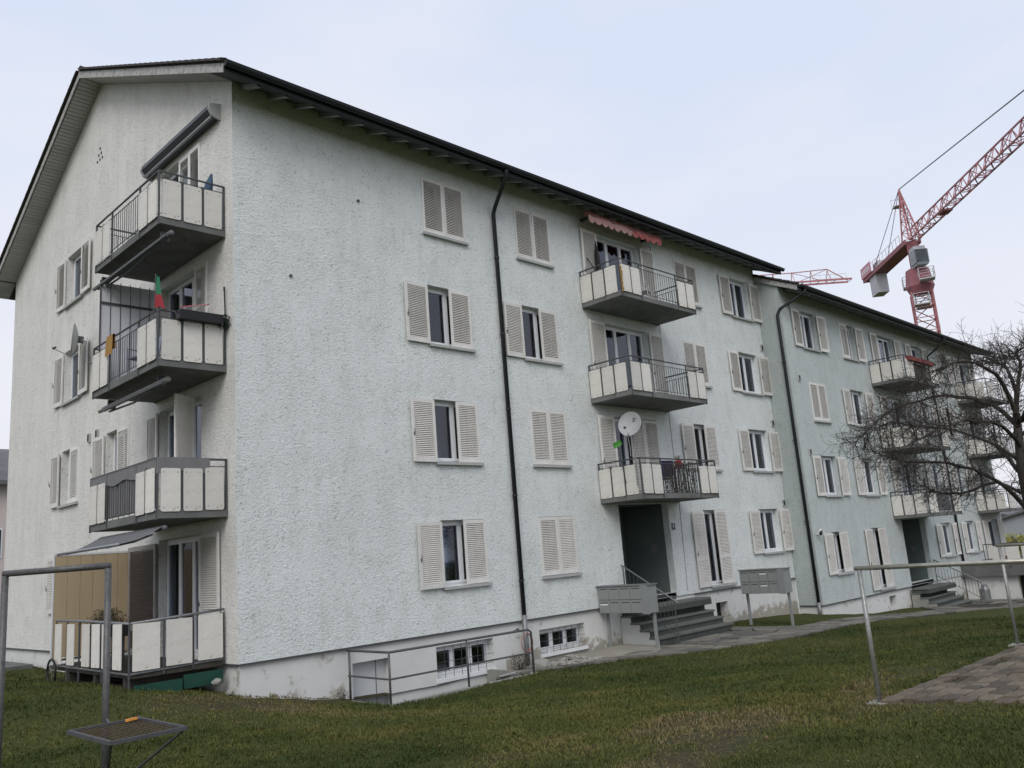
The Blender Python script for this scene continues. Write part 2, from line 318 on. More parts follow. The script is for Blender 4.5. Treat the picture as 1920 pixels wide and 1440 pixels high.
def build_terrain():
    xs = np.concatenate([[-900, -300, -120, -60, -40, -30, -24], np.arange(-20, -12, .8), np.arange(-12, 2.2, .28), np.linspace(2.2, 5.84, 12), np.arange(6.1, 20.4, .3), np.arange(20.5, 44, .8), [46, 50, 60, 80, 120, 300, 900]])
    ys = np.concatenate([[-900, -300, -120, -60, -40, -30], np.arange(-26, -14, .8), np.arange(-14, -1.5, .28), [-1.43, -1.1, -.8, -.55, -.3, 0.0], np.arange(.3, 6, .5), np.arange(6, 22, 1.0), [26, 36, 60, 120, 300, 900]])
    X, Y = np.meshgrid(xs, ys); Z = TH(X, Y)
    near = (np.abs(X) < 30) & (np.abs(Y) < 26)
    Z += np.where(near, 0.05 * (fbm(X, Y, .9, 3) - .5) + .02 * (vnoise(X, Y, 3.5, 4) - .5), 0)
    ip = no_grass(X, Y) & ~((X > -1.75) & (X < 0)); Z -= np.where(ip, .03, 0)
    ny, nx = X.shape; idx = np.arange(nx * ny).reshape(ny, nx)
    cx = (xs[:-1] + xs[1:]) / 2; cy = (ys[:-1] + ys[1:]) / 2
    F = []
    for j in range(ny - 1):
        for i in range(nx - 1):
            if WELL[0] < cx[i] < WELL[1] and WELL[2] < cy[j] < 0: continue
            F.append((idx[j, i], idx[j, i + 1], idx[j + 1, i + 1], idx[j + 1, i]))
    me = bpy.data.meshes.new('lawn_ground'); me.from_pydata(np.stack([X.ravel(), Y.ravel(), Z.ravel()], 1).tolist(), [], [tuple(int(a) for a in f) for f in F])
    m = bpy.data.materials.new('lawn_soil_and_moss'); m.use_nodes = True; t = m.node_tree; n = t.nodes; l = t.links.new
    b = n['Principled BSDF']; b.inputs['Roughness'].default_value = 0.95; b.inputs['Specular IOR Level'].default_value = 0.1
    tc = n.new('ShaderNodeTexCoord'); a1 = n.new('ShaderNodeAttribute'); a1.attribute_name = 'bare'
    nz = n.new('ShaderNodeTexNoise'); nz.inputs['Scale'].default_value = 9; nz.inputs['Detail'].default_value = 8; nz.inputs['Roughness'].default_value = .7
    l(tc.outputs['Object'], nz.inputs['Vector'])
    r = n.new('ShaderNodeValToRGB'); r.color_ramp.elements[0].position = .35; r.color_ramp.elements[1].position = .7
    r.color_ramp.elements[0].color = (.032, .042, .012, 1); r.color_ramp.elements[1].color = (.075, .084, .024, 1); l(nz.outputs['Fac'], r.inputs['Fac'])
    r2 = n.new('ShaderNodeValToRGB'); r2.color_ramp.elements[0].position = .3; r2.color_ramp.elements[1].position = .75
    r2.color_ramp.elements[0].color = (.030, .024, .016, 1); r2.color_ramp.elements[1].color = (.095, .078, .050, 1); l(nz.outputs['Fac'], r2.inputs['Fac'])
    mx = n.new('ShaderNodeMixRGB'); l(a1.outputs['Fac'], mx.inputs['Fac']); l(r.outputs[0], mx.inputs['Color1']); l(r2.outputs[0], mx.inputs['Color2'])
    l(mx.outputs[0], b.inputs['Base Color'])
    bp = n.new('ShaderNodeBump'); bp.inputs['Strength'].default_value = .8; bp.inputs['Distance'].default_value = .03; l(nz.outputs['Fac'], bp.inputs['Height']); l(bp.outputs[0], b.inputs['Normal'])
    me.materials.append(m)
    at = me.attributes.new('bare', 'FLOAT', 'POINT'); bb = bare(X.ravel(), Y.ravel()); bb = np.maximum(bb, no_grass(X.ravel(), Y.ravel()) * .9)
    at.data.foreach_set('value', bb.astype(np.float32))
    me.polygons.foreach_set('use_smooth', [True] * len(me.polygons)); me.update()
    O('lawn_ground', me, kind='structure')
build_terrain()

def build_grass():
    hd = math.atan2(RF.y, RF.x)
    P = []
    for r0, r1, den, half in ((3.5, 8, 3900, .66), (8, 12, 2400, .63), (12, 17, 1000, .62), (17, 27, 300, .62)):
        n = int(half * (r1 * r1 - r0 * r0) * den); r = np.sqrt(RNG.uniform(r0 * r0, r1 * r1, n)); a = hd + RNG.uniform(-half, half, n)
        P.append(np.stack([CP.x + r * np.cos(a), CP.y + r * np.sin(a), np.full(n, (r0 + r1) / 2)], 1))
    P = np.concatenate(P); x, y, dist = P.T
    b = bare(x, y); dens = fbm(x, y, 1.3, 21)
    keep = ~no_grass(x, y) & (RNG.random(len(x)) > b * .93) & (RNG.random(len(x)) < .45 + .9 * dens)
    x, y, dist, b, dens = x[keep], y[keep], dist[keep], b[keep], dens[keep]
    n = len(x); z = TH(x, y) + 0.05 * (fbm(x, y, .9, 3) - .5) - .004
    tuft = np.clip((vnoise(x, y, 5.5, 77) - .80) * 6, 0, 1); h = RNG.uniform(.018, .05, n) * (.5 + .9 * fbm(x, y, .8, 31)) * (1 - .4 * b) * (1 + 1.8 * tuft); w = RNG.uniform(.0018, .0036, n) * (.7 + dist / 9)
    a = RNG.uniform(0, 2 * np.pi, n); lean = RNG.uniform(.2, 1.1, n); la = RNG.uniform(0, 2 * np.pi, n)
    dx, dy = np.cos(a) * w, np.sin(a) * w; lx, ly = np.cos(la) * lean * h, np.sin(la) * lean * h
    V = np.zeros((n, 5, 3))
    V[:, 0] = np.stack([x - dx, y - dy, z], 1); V[:, 1] = np.stack([x + dx, y + dy, z], 1)
    V[:, 2] = np.stack([x - dx * .8 + lx * .35, y - dy * .8 + ly * .35, z + h * .6], 1); V[:, 3] = np.stack([x + dx * .8 + lx * .35, y + dy * .8 + ly * .35, z + h * .6], 1)
    V[:, 4] = np.stack([x + lx, y + ly, z + h * (1 - .25 * lean)], 1)
    me = bpy.data.meshes.new('lawn_grass'); me.vertices.add(n * 5); me.vertices.foreach_set('co', V.ravel())
    k = np.arange(n)[:, None] * 5
    lp = np.concatenate([k + np.array([[0, 1, 3, 2]]), k + np.array([[2, 3, 4]])], 1).ravel()
    me.loops.add(len(lp)); me.loops.foreach_set('vertex_index', lp.astype(np.int32))
    st = np.stack([np.arange(n) * 7, np.arange(n) * 7 + 4], 1).ravel(); me.polygons.add(2 * n)
    me.polygons.foreach_set('loop_start', st.astype(np.int32))
    me.update(calc_edges=True)
    dry = np.clip(.15 + 1.0 * b + 1.5 * (fbm(x, y, .42, 41) - .46) + .35 * (vnoise(x, y, 2.5, 42) - .5) + .38 * np.exp(-((x + .3) / 3.2) ** 2 - ((y + 9.2) / 1.5) ** 2) + RNG.normal(0, .08, n), 0, 1)
    at = me.attributes.new('dry', 'FLOAT', 'POINT'); at.data.foreach_set('value', np.repeat(dry, 5).astype(np.float32))
    m = bpy.data.materials.new('grass_blades'); m.use_nodes = True; t = m.node_tree; nn = t.nodes; l = t.links.new
    bs = nn['Principled BSDF']; bs.inputs['Roughness'].default_value = .7; bs.inputs['Specular IOR Level'].default_value = .15
    a1 = nn.new('ShaderNodeAttribute'); a1.attribute_name = 'dry'; r = nn.new('ShaderNodeValToRGB'); e = r.color_ramp.elements
    e[0].position = 0; e[0].color = (.037, .056, .014, 1); e[1].position = 1; e[1].color = (.18, .142, .070, 1)
    q = e.new(.35); q.color = (.074, .086, .022, 1); q = e.new(.65); q.color = (.118, .116, .033, 1)
    l(a1.outputs['Fac'], r.inputs['Fac']); l(r.outputs[0], bs.inputs['Base Color'])
    me.materials.append(m); O('lawn_grass', me, kind='stuff')
    return n
build_grass()
def build_leaves():
    m = MB(); rg = random.Random(5)
    for i in range(900):
        x, y = rg.uniform(-6, 12), rg.uniform(-12.5, -.6)
        if no_grass(np.array([x]), np.array([y]))[0] or (x < 0 and y > -1): continue
        z = T(x, y) + .045; a = rg.uniform(0, 6.28); s_ = rg.uniform(.010, .024); u = Vector((math.cos(a), math.sin(a), rg.uniform(-.4, .4))) * s_; v = Vector((-math.sin(a), math.cos(a), rg.uniform(-.5, .5))) * s_ * .6; c = Vector((x, y, z))
        m.add([tuple(c - u), tuple(c + v), tuple(c + u * 1.2), tuple(c - v)], [(0, 1, 2), (0, 2, 3)])
    O('fallen_leaves', m.mesh('fallen_leaves', mat('dead_leaf', (.16, .105, .055), .9, .5, 3)), kind='stuff')
build_leaves()

# ------------------------------------------------------------------ path, paving
def build_path():
    root = O('garden_path', None, kind='structure')
    mats = [mat('flagstone_%d' % i, c, .9, .35, 4, .5, 30, .012, fine=.2, fscale=30) for i, c in enumerate([(.17, .165, .145), (.21, .20, .175), (.14, .14, .125), (.24, .225, .19)])]
    bed = MB(); X = np.arange(5.0, 34.01, .5)
    for i in range(len(X) - 1):
        q = []
        for xx, f in ((X[i], 0), (X[i + 1], 0), (X[i + 1], 1), (X[i], 1)):
            yy = float(np.interp(xx, PBX, PBY) if f else np.interp(xx, PFX, PFY)); q.append((xx, yy, T(xx, yy) - .008))
        bed.quad(*q)
    O('path_bed', bed.mesh('path_bed', mat('path_joint_soil', (.06, .055, .04), .95, .4, 6, .5, 40)), root)
    x = 5.05; k = 0
    while x < 33:
        wd_ = random.uniform(.5, .85) if x < 22 else random.uniform(.9, 1.3)
        f0, f1 = np.interp(x, PFX, PFY), np.interp(x + wd_, PFX, PFY); b0, b1 = np.interp(x, PBX, PBY), np.interp(x + wd_, PBX, PBY)
        n = max(1, int(round((min(b0, b1) - max(f0, f1)) / .55)))
        cuts = [0] + sorted(min(.96, max(.04, (i + random.uniform(-.22, .22)) / n)) for i in range(1, n)) + [1]
        sk = [random.uniform(-.09, .09) for _ in cuts]
        for i in range(n):
            g = .018; pts = []
            for fx, c in ((0, cuts[i]), (1, cuts[i] + (sk[i] if i else 0)), (1, cuts[i + 1] + (sk[i + 1] if i + 1 < n else 0)), (0, cuts[i + 1])):
                px = x + (g if fx == 0 else wd_ - g) + random.uniform(-.03, .03); ff, bb = (f0, b0) if fx == 0 else (f1, b1)
                py = ff + (bb - ff) * c; pts.append((px, py))
            cxm = sum(p[0] for p in pts) / 4; cym = sum(p[1] for p in pts) / 4
            if 10.6 < cxm < 14.4 and cym > -1.2: continue
            pts = [(cxm + (p[0] - cxm) * .965, cym + (p[1] - cym) * .94) for p in pts]
            # chamfer one corner so outlines are irregular
            j = random.randrange(4); a, b_, c_ = pts[j - 1], pts[j], pts[(j + 1) % 4]; t_ = random.uniform(.12, .3)
            poly = pts[:j] + [(b_[0] + (a[0] - b_[0]) * t_, b_[1] + (a[1] - b_[1]) * t_), (b_[0] + (c_[0] - b_[0]) * t_, b_[1] + (c_[1] - b_[1]) * t_)] + pts[j + 1:]
            zt = random.uniform(.022, .04); tx, ty = random.uniform(-.015, .015), random.uniform(-.015, .015)
            zc = T(cxm, cym); m = MB(); nn = len(poly)
            gx = (T(cxm + .3, cym) - T(cxm - .3, cym)) / .6; gy = (T(cxm, cym + .3) - T(cxm, cym - .3)) / .6
            top = [(p[0] - cxm, p[1] - cym, (gx + tx) * (p[0] - cxm) + (gy + ty) * (p[1] - cym) + zt) for p in poly]; bot = [(p[0], p[1], p[2] - .07) for p in top]
            m.add(top + bot, [tuple(range(nn))] + [(i_, i_ + nn, (i_ + 1) % nn + nn, (i_ + 1) % nn) for i_ in range(nn)])
            O('flagstone', m.mesh('flagstone', mats[random.randrange(4)]), root, (cxm, cym, zc)); k += 1
        x += wd_
    return k
build_path()

def build_paving():
    root = O('paved_drying_area', None, kind='structure')
    mats = [mat('paver_%d' % i, c, .92, .3, 7, .5, 50, .008, fine=.25, fscale=40) for i, c in enumerate([(.135, .112, .086), (.165, .137, .104), (.105, .09, .07), (.195, .165, .125)])]
    bed = MB(); xs = np.linspace(2.06, 7.7, 9); ys = np.linspace(-12.9, -10.32, 5)
    for i in range(8):
        for j in range(4):
            bed.quad(*[(a, b, T(a, b) - .004) for a, b in ((xs[i], ys[j]), (xs[i + 1], ys[j]), (xs[i + 1], ys[j + 1]), (xs[i], ys[j + 1]))])
    O('paving_bed', bed.mesh('paving_bed', mat('mossy_joint_soil', (.055, .052, .03), .95, .4, 9, .5, 40)), root)
    metas = [cached(('paver', i), lambda i=i: MB().add(*_paver()).mesh('paver', mats[i])) for i in range(4)]
    PW, PH = .285, .185; r = 0; y = -10.42
    while y > -12.85:
        x = 2.18 + (PW / 2 if r % 2 else 0)
        while x < 7.62:
            if not (y > -10.7 and random.random() < .12):
                o = O('paver', metas[random.randrange(4)], root, (x + random.uniform(-.008, .008), y + random.uniform(-.008, .008), T(x, y) + .014 + random.uniform(-.008, .010)))
                o.rotation_euler = (random.uniform(-.03, .03) + (T(x, y + .3) - T(x, y - .3)) / .6, random.uniform(-.03, .03) - (T(x + .3, y) - T(x - .3, y)) / .6, random.uniform(-.03, .03))
            x += PW
        y -= PH; r += 1
def _paver():
    a, b, h, c = .133, .083, .028, .012
    V = [(-a, -b, -h), (a, -b, -h), (a, b, -h), (-a, b, -h), (-a, -b, h - c), (a, -b, h - c), (a, b, h - c), (-a, b, h - c), (-a + c, -b + c, h), (a - c, -b + c, h), (a - c, b - c, h), (-a + c, b - c, h)]
    F = [(0, 1, 5, 4), (1, 2, 6, 5), (2, 3, 7, 6), (3, 0, 4, 7), (4, 5, 9, 8), (5, 6, 10, 9), (6, 7, 11, 10), (7, 4, 8, 11), (8, 9, 10, 11)]
    return V, F
build_paving()

# ------------------------------------------------------------------ building pieces (local frame: x along the wall, y into the wall, z up)
H = 2.72; WH = 1.43; ZS = .94
def wall_mesh(u0, u1, z0, z1, holes, reveal=.22, gable=None, foot=.05, y=0.0):
    """front face of a wall with openings; the reveals have depth"""
    m = MB(); us = sorted({u0, u1, *[h[0] for h in holes], *[h[1] for h in holes]}); zs = sorted({z0, z1, *[h[2] for h in holes], *[h[3] for h in holes]})
    us = [u for u in us if u0 <= u <= u1]; zs = [z for z in zs if z0 <= z <= z1]
    for i in range(len(us) - 1):
        for j in range(len(zs) - 1):
            cu, cz = (us[i] + us[i + 1]) / 2, (zs[j] + zs[j + 1]) / 2
            if any(h[0] < cu < h[1] and h[2] < cz < h[3] for h in holes): continue
            m.quad((us[i], y, zs[j]), (us[i + 1], y, zs[j]), (us[i + 1], y, zs[j + 1]), (us[i], y, zs[j + 1]))
    for a, b, c, d in holes:
        r = y + reveal; c_ = max(c, z0)
        m.quad((a, y, c_), (a, y, d), (a, r, d), (a, r, c_)); m.quad((b, y, c_), (b, r, c_), (b, r, d), (b, y, d)); m.quad((a, y, d), (b, y, d), (b, r, d), (a, r, d))
        if c >= z0: m.quad((a, y, c), (a, r, c), (b, r, c), (b, y, c))
    if gable: m.add([(u0, y, z1), (u1, y, z1), ((u0 + u1) / 2, y, gable)], [(0, 1, 2)])
    if foot: m.quad((u0, y, z0), (u0, y + foot, z0), (u1, y + foot, z0), (u1, y, z0))
    return m

def shutter_meshes(w, h, mid):
    st, rl, t = .065, .085, .034
    f = MB(); f.box(0, st, 0, t, 0, h); f.box(w - st, w, 0, t, 0, h); f.box(st, w - st, .002, t - .002, 0, rl * 1.25); f.box(st, w - st, .002, t - .002, h - rl, h)
    zones = [(rl * 1.25, h - rl)]
    if mid: f.box(st, w - st, .002, t - .002, mid - .05, mid + .05); zones = [(rl * 1.25, mid - .05), (mid + .05, h - rl)]
    s = MB()
    for a, b in zones:
        n = max(3, int((b - a) / .042)); p = (b - a) / n
        for i in range(n):
            z = a + p * (i + .5); s.obox((w / 2, t / 2 + .002, z), (w / 2 - st, 0, 0), (0, .0135, .0155), (0, -.0026, .0023))
    hd = MB(); hd.tube([(.035, -.012, h * .42), (.035, -.03, h * .42 + .01), (.035, -.03, h * .42 + .13)], .006, 4); hd.box(.026, .044, -.014, .0, h * .42 - .02, h * .42 + .06)
    return f.mesh('shutter', M_SHUT), s.mesh('louvre_slats', M_SLAT), hd.mesh('shutter_latch', M_STEEL)
def shutter(parent, u, z, w, h, y, mid=None, rz=0.0, fr=None):
    fm, smh, hm = cached(('sh', round(w, 2), round(h, 2), mid), lambda: shutter_meshes(w, h, mid))
    loc, r = wf(fr, u, y, z); o = O('shutter', fm, parent, loc, 0, rot=(random.uniform(-.004, .004), random.uniform(-.006, .006), r + rz)); O('louvre_slats', smh, o, kind='stuff')
    if y < -.03: O('latch', hm, o)
    return o
def wf(fr, u, y, z):
    """wall frame -> building frame.  fr None: front wall;  'G': gable wall (u = -Y)"""
    return ((u, y, z), 0.0) if fr is None else ((y, -u, z), -math.pi / 2)

def window(parent, u, z, w, h, fr=None, curtain=0, sill=True, leaves=2, depth=.17, curt_mat=None, open_leaf=None):
    def mk():
        f = MB(); t = .055
        f.box(0, t, depth, depth + .06, 0, h); f.box(w - t, w, depth, depth + .06, 0, h); f.box(t, w - t, depth, depth + .06, 0, t); f.box(t, w - t, depth, depth + .06, h - t, h)
        return f.mesh('window_frame', M_WHITE)
    loc, r = wf(fr, u, 0, z)
    o = O('window', cached(('wf', round(w, 2), round(h, 2), depth), mk), parent, loc, r)
    lw = (w - .11) / leaves
    def mk2():
        s = MB(); t = .06; hh = h - .11
        s.box(0, t, -.03, .03, 0, hh); s.box(lw - t, lw, -.03, .03, 0, hh); s.box(t, lw - t, -.03, .03, 0, t); s.box(t, lw - t, -.03, .03, hh - t, hh)
        return s.mesh('sash', M_WHITE)
    def mk3(): return MB().box(.06, lw - .06, -.006, .006, .06, h - .17).mesh('pane', M_GLASS)
    for i in range(leaves):
        s = O('sash', cached(('sash', round(lw, 3), round(h, 2)), mk2), o, (.055 + i * lw, depth + .01, .055), .12 if open_leaf == i else 0)
        O('pane', cached(('pane', round(lw, 3), round(h, 2)), mk3), o, (.055 + i * lw, depth + .012, .055), .12 if open_leaf == i else 0)
    if sill: O('sill', cached(('sill', round(w, 2)), lambda: MB().box(-.04, w + .04, -.085, .13, -.065, -.004).mesh('sill', M_SILL)), o)
    if curtain:
        def mk4():
            m = MB(); segs = []
            if curtain == 1: segs = [(.04, .96, .0)]
            elif curtain == 2: segs = [(.03, .30, 0), (.70, .97, 0)]
            elif curtain == 3: segs = [(.03, .55, 0)]
            elif curtain == 4: segs = [(.03, .97, .42)]
            for a, b, top in segs:
                n = max(6, int((b - a) * w / .035)); hh = h * (1 - top)
                for i in range(n):
                    xa = w * (a + (b - a) * i / n); xb = w * (a + (b - a) * (i + 1) / n); ya = depth + .13 + .018 * math.sin(i * 1.9); yb = depth + .13 + .018 * math.sin((i + 1) * 1.9)
                    m.quad((xa, ya, .03), (xb, yb, .03), (xb, yb, hh - .03), (xa, ya, hh - .03))
            return m.mesh('curtain', curt_mat or M_CURT)
        O('curtain', cached(('cu', curtain, round(w, 2), round(h, 2), curt_mat), mk4), o)
    return o

def balcony(parent, u, z, w=3.59, d=1.40, fr=None, panels_side='l', bars='front', screen=None, h_rail=1.05):
    """slab + railing.  local x 0..w along the wall, y 0..-d outwards"""
    def mslab():
        m = MB(); m.box(0, w, -d, 0, 0, .14); m.box(.06, w - .06, -d + .05, -.02, .14, .155)
        return m.mesh('slab', M_SLAB)
    loc, r = wf(fr, u, 0, z)
    o = O('balcony', cached(('slab', w, d), mslab), parent, loc, r)
    def mrail():
        m = MB(); t = h_rail
        m.tube([(.02, -.01, t), (.02, -d, t), (w - .02, -d, t), (w - .02, -.01, t)], .021, 6)
        m.tube([(.02, -.01, t - .13), (.02, -d, t - .13), (w - .02, -d, t - .13), (w - .02, -.01, t - .13)], .010, 4)
        m.tube([(.02, -.01, .2), (.02, -d, .2), (w - .02, -d, .2), (w - .02, -.01, .2)], .010, 4)
        return m.mesh('handrail', M_STEEL)
    O('handrail', cached(('rail', w, d, h_rail), mrail), o)
    pw = .385; g = .055; fp = [(.05, .05 + pw), (.05 + pw + g, .05 + 2 * pw + g)]; fq = [(w - b, w - a) for a, b in fp][::-1]
    bx0, bx1 = fp[1][1] + .05, fq[0][0] - .05
    post = cached(('post', h_rail), lambda: MB().box(-.016, .016, -.016, .016, -.02, h_rail).mesh('post', M_STEEL))
    for px, py in ((.02, -d), (w - .02, -d), (bx0 - .01, -d), (bx1 + .01, -d), (.02, -.03), (w - .02, -.03)): O('post', post, o, (px, py, 0))
    def mpanel(w_, h_=.76):
        m = MB().rpanel(0, w_, 0, h_, -.006, .006)
        for a_ in (.05, w_ - .05):
            for b_ in (.07, h_ - .07): m.box(a_ - .008, a_ + .008, -.010, .010, b_ - .008, b_ + .008, 1)
        return m.mesh('panel', [M_PANEL, M_STEEL])
    pm = cached(('panel', pw), lambda: mpanel(pw))
    for a, b in fp + fq: O('panel', pm, o, (a, -d - .03, .125 + random.uniform(-.008, .008)), 0)
    sw = (d - .09) / 3; sp = cached(('panel', round(sw, 2)), lambda: mpanel(sw - .055))
    sx = -.012 if panels_side == 'l' else w + .012
    for i in range(3):
        O('panel', sp, o, (sx, -.04 - i * sw if panels_side == 'l' else -d + .055 + i * sw, .125 + random.uniform(-.01, .01)), (-math.pi / 2 if panels_side == 'l' else math.pi / 2))
    gap_shade_strip = cached('gap_shade_strip', lambda: MB().box(-.035, .035, -.004, .004, .14, .93).mesh('gap_shade_strip', M_STEEL))  # dark strip added behind each panel gap so it reads as shaded
    for a, b in ((fp[0][1], fp[1][0]), (fq[0][1], fq[1][0])): O('gap_shade_strip', gap_shade_strip, o, ((a + b) / 2, -d - .016, 0))
    for i in (1, 2):
        yy = (-.04 - i * sw + .028) if panels_side == 'l' else (-d + .055 + i * sw - .028)
        O('gap_shade_strip', gap_shade_strip, o, (.006 if panels_side == 'l' else w - .006, yy, 0), math.pi / 2)
    ox = w - .02 if panels_side == 'l' else .02
    def mb(a, b, along):
        m = MB(); n = int(abs(b - a) / .105)
        for i in range(1, n):
            t = a + (b - a) * i / n
            if along == 'x': m.tube([(t, -d, .2), (t, -d, h_rail - .13)], .0075, 4)
            else: m.tube([(ox, t, .2), (ox, t, h_rail - .13)], .0075, 4)
        return m.mesh('balusters', M_STEEL)
    O('balusters', cached(('bars', bx0, bx1, d), lambda: mb(bx0, bx1, 'x')), o, kind='stuff')
    O('balusters', cached(('sbars', w, d, panels_side), lambda: mb(-d, 0, 'y')), o, kind='stuff')
    if screen:
        m = MB(); n = 60; a, b = screen
        for i in range(n):
            x0 = a + (b - a) * i / n; x1 = a + (b - a) * (i + 1) / n
            m.quad((x0, -d + .02 + .012 * math.sin(i * 1.3), .18), (x1, -d + .02 + .012 * math.sin((i + 1) * 1.3), .18), (x1, -d + .02 + .012 * math.sin((i + 1) * 1.3), h_rail - .1), (x0, -d + .02 + .012 * math.sin(i * 1.3), h_rail - .1))
        O('privacy_screen', m.mesh('privacy_screen', M_SCREEN), o)
        m = MB(); P = [(.0 + w * i / 40, -d - .012) for i in range(41)] + [(w + .012, -d + .95 * i / 12) for i in range(13)]
        for i in range(len(P) - 1):
            lo = h_rail - .24 - .03 * math.sin(i * .5); l2 = h_rail - .24 - .03 * math.sin((i + 1) * .5); (xa, ya), (xb, yb) = P[i], P[i + 1]
            q = .006 * math.sin(i * 1.7); q2 = .006 * math.sin((i + 1) * 1.7); m.quad((xa, ya + q, lo), (xb, yb + q2, l2), (xb, yb, h_rail + .022), (xa, ya, h_rail + .022))
        O('rail_cloth', m.mesh('rail_cloth', M_SCREEN), o)
    return o

SL = .475; RY = 7.35; EZ = 11.25; EO = .75
def roof(parent, Lx, vl, vr, raf0=.25):
    y0 = -EO - .02
    def slope(s):
        m = MB(); th = .17
        ya, yb = (y0, RY) if s == 0 else (2 * RY - y0, RY)
        za, zb = EZ + SL * (y0) + .03, EZ + SL * RY + .03
        xa, xb = -vl, Lx + vr
        m.add([(xa, ya, za), (xb, ya, za), (xb, yb, zb), (xa, yb, zb), (xa, ya, za + th), (xb, ya, za + th), (xb, yb, zb + th), (xa, yb, zb + th)],
              [(0, 3, 2, 1), (4, 5, 6, 7), (0, 1, 5, 4), (1, 2, 6, 5), (2, 3, 7, 6), (3, 0, 4, 7)])
        return m.mesh('roof', M_TILE)
    R = O('roof', slope(0), parent); O('roof_slope', slope(1), R)
    cs = 1 / math.hypot(1, SL); ang = math.atan(SL)
    # boards under the verges, running across the overhang
    for side, (xa, xb) in enumerate(((-vl, -.004), (Lx + .004, Lx + vr))):
        if xb - xa < .2: continue
        me = cached(('vb', round(xb - xa, 3)), lambda: MB().box(0, xb - xa - .03, -.056, .056, -.011, .011).mesh('soffit_board', M_SOFF))
        for s in (0, 1):
            if side == 1 and s == 1: continue
            n = int((RY) / cs / .125)
            for i in range(n):
                y = (i + .5) * .125 * cs
                yy = y if s == 0 else 2 * RY - y
                O('soffit_board', me, R, (xa + .03 if side == 0 else xa, yy, EZ + SL * y + .013), rot=(ang if s == 0 else -ang, 0, 0))
            if s == 1:
                for i in range(1, 7):
                    y = -i * .125 * cs
                    O('soffit_board', me, R, (xa + .03, 2 * RY - y, EZ + SL * y + .013), rot=(-ang, 0, 0))
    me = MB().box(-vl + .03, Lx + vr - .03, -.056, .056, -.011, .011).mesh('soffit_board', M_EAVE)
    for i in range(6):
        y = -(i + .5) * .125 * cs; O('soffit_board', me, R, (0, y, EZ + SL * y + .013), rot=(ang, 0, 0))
    # rafter tails
    rm = MB(); ya, yb = -.70, .05
    rm.add([(-.045, ya, EZ + SL * ya - .055), (.045, ya, EZ + SL * ya - .055), (.045, yb, EZ + SL * yb - .13), (-.045, yb, EZ + SL * yb - .13),
            (-.045, ya, EZ + SL * ya + .001), (.045, ya, EZ + SL * ya + .001), (.045, yb, EZ + SL * yb + .001), (-.045, yb, EZ + SL * yb + .001)],
           [(0, 3, 2, 1), (4, 5, 6, 7), (0, 1, 5, 4), (1, 2, 6, 5), (2, 3, 7, 6), (3, 0, 4, 7)])
    rme = rm.mesh('rafter', mat('grey_rafter_paint', (.30, .305, .32), .8, .2, 6)); x = raf0
    while x < Lx + vr - .1: O('rafter', rme, R, (x, 0, 0)); x += .612
    # verge fascia, fascia behind the gutter, gutter
    for s in (0, 1):
        for xx in ((-vl - .022, -vl), (Lx + vr, Lx + vr + .022)):
            m = MB(); ya, yb = y0, RY; za, zb = EZ + SL * ya - .03, EZ + SL * yb - .03; q = [(ya, za), (yb, zb), (yb, zb + .19), (ya, za + .19)]
            if s: q = [(2 * RY - a, b) for a, b in q]
            m.add([(xx[0], a, b) for a, b in q] + [(xx[1], a, b) for a, b in q], [(0, 1, 2, 3), (7, 6, 5, 4), (0, 4, 5, 1), (1, 5, 6, 2), (2, 6, 7, 3), (3, 7, 4, 0)])
            O('verge_board', m.mesh('verge_board', M_FASC), R)
    tm = MB(); tm.add([(-.11, -.19, .0), (.11, -.19, 0), (.11, .19, .0), (-.11, .19, .0), (-.11, -.19, .055), (.11, -.19, .055), (.11, .19, .022), (-.11, .19, .022), (0, -.19, .085), (0, .19, .05)],
                      [(0, 3, 2, 1), (0, 1, 5, 8, 4), (2, 3, 7, 9, 6), (4, 8, 9, 7), (8, 5, 6, 9), (3, 0, 4, 7), (1, 2, 6, 5)])
    tme = tm.mesh('roof_tile', M_TILE)
    for s in (0, 1):
        n = int((RY - y0) / cs / .33)
        for i in range(n + 1):
            y = y0 + (i + .5) * .33 * cs
            if y > RY - .05: break
            for xx in ((-vl + .02,) if s else (-vl + .02, Lx + vr - .02)):
                O('roof_tile', tme, R, (xx, y if s == 0 else 2 * RY - y, EZ + SL * y + .2), rot=(ang + .03, 0, 0 if s == 0 else math.pi))
    rc = MB(); rc.tube([(-vl - .02, RY, EZ + SL * RY + .22), (Lx + vr + .02, RY, EZ + SL * RY + .22)], .11, 8); O('ridge_cap', rc.mesh('ridge_cap', M_TILE), R)
    gz = EZ - SL * EO
    O('fascia_board', MB().box(-vl, Lx + vr, -EO - .045, -EO - .021, gz - .03, gz + .2).mesh('fascia_board', M_DARK), R)
    g = MB(); n = 8; P = []
    for k in range(n + 1):
        t = math.pi + math.pi * k / n; P.append((-EO - .125 + .075 * math.cos(t), gz + .135 + .085 * math.sin(t)))
    for k in range(n): g.quad((-vl - .02, *P[k]), (Lx + vr + .02, *P[k]), (Lx + vr + .02, *P[k + 1]), (-vl - .02, *P[k + 1]))
    g.tube([(-vl - .02, P[0][0], P[0][1] + .004), (Lx + vr + .02, P[0][0], P[0][1] + .004)], .011, 5)
    g.add([(-vl - .02, *p) for p in P], [tuple(range(n + 1))]); g.add([(Lx + vr + .02, *p) for p in P], [tuple(range(n + 1))[::-1]])
    O('gutter', g.mesh('gutter', M_DARK), R)
    return R

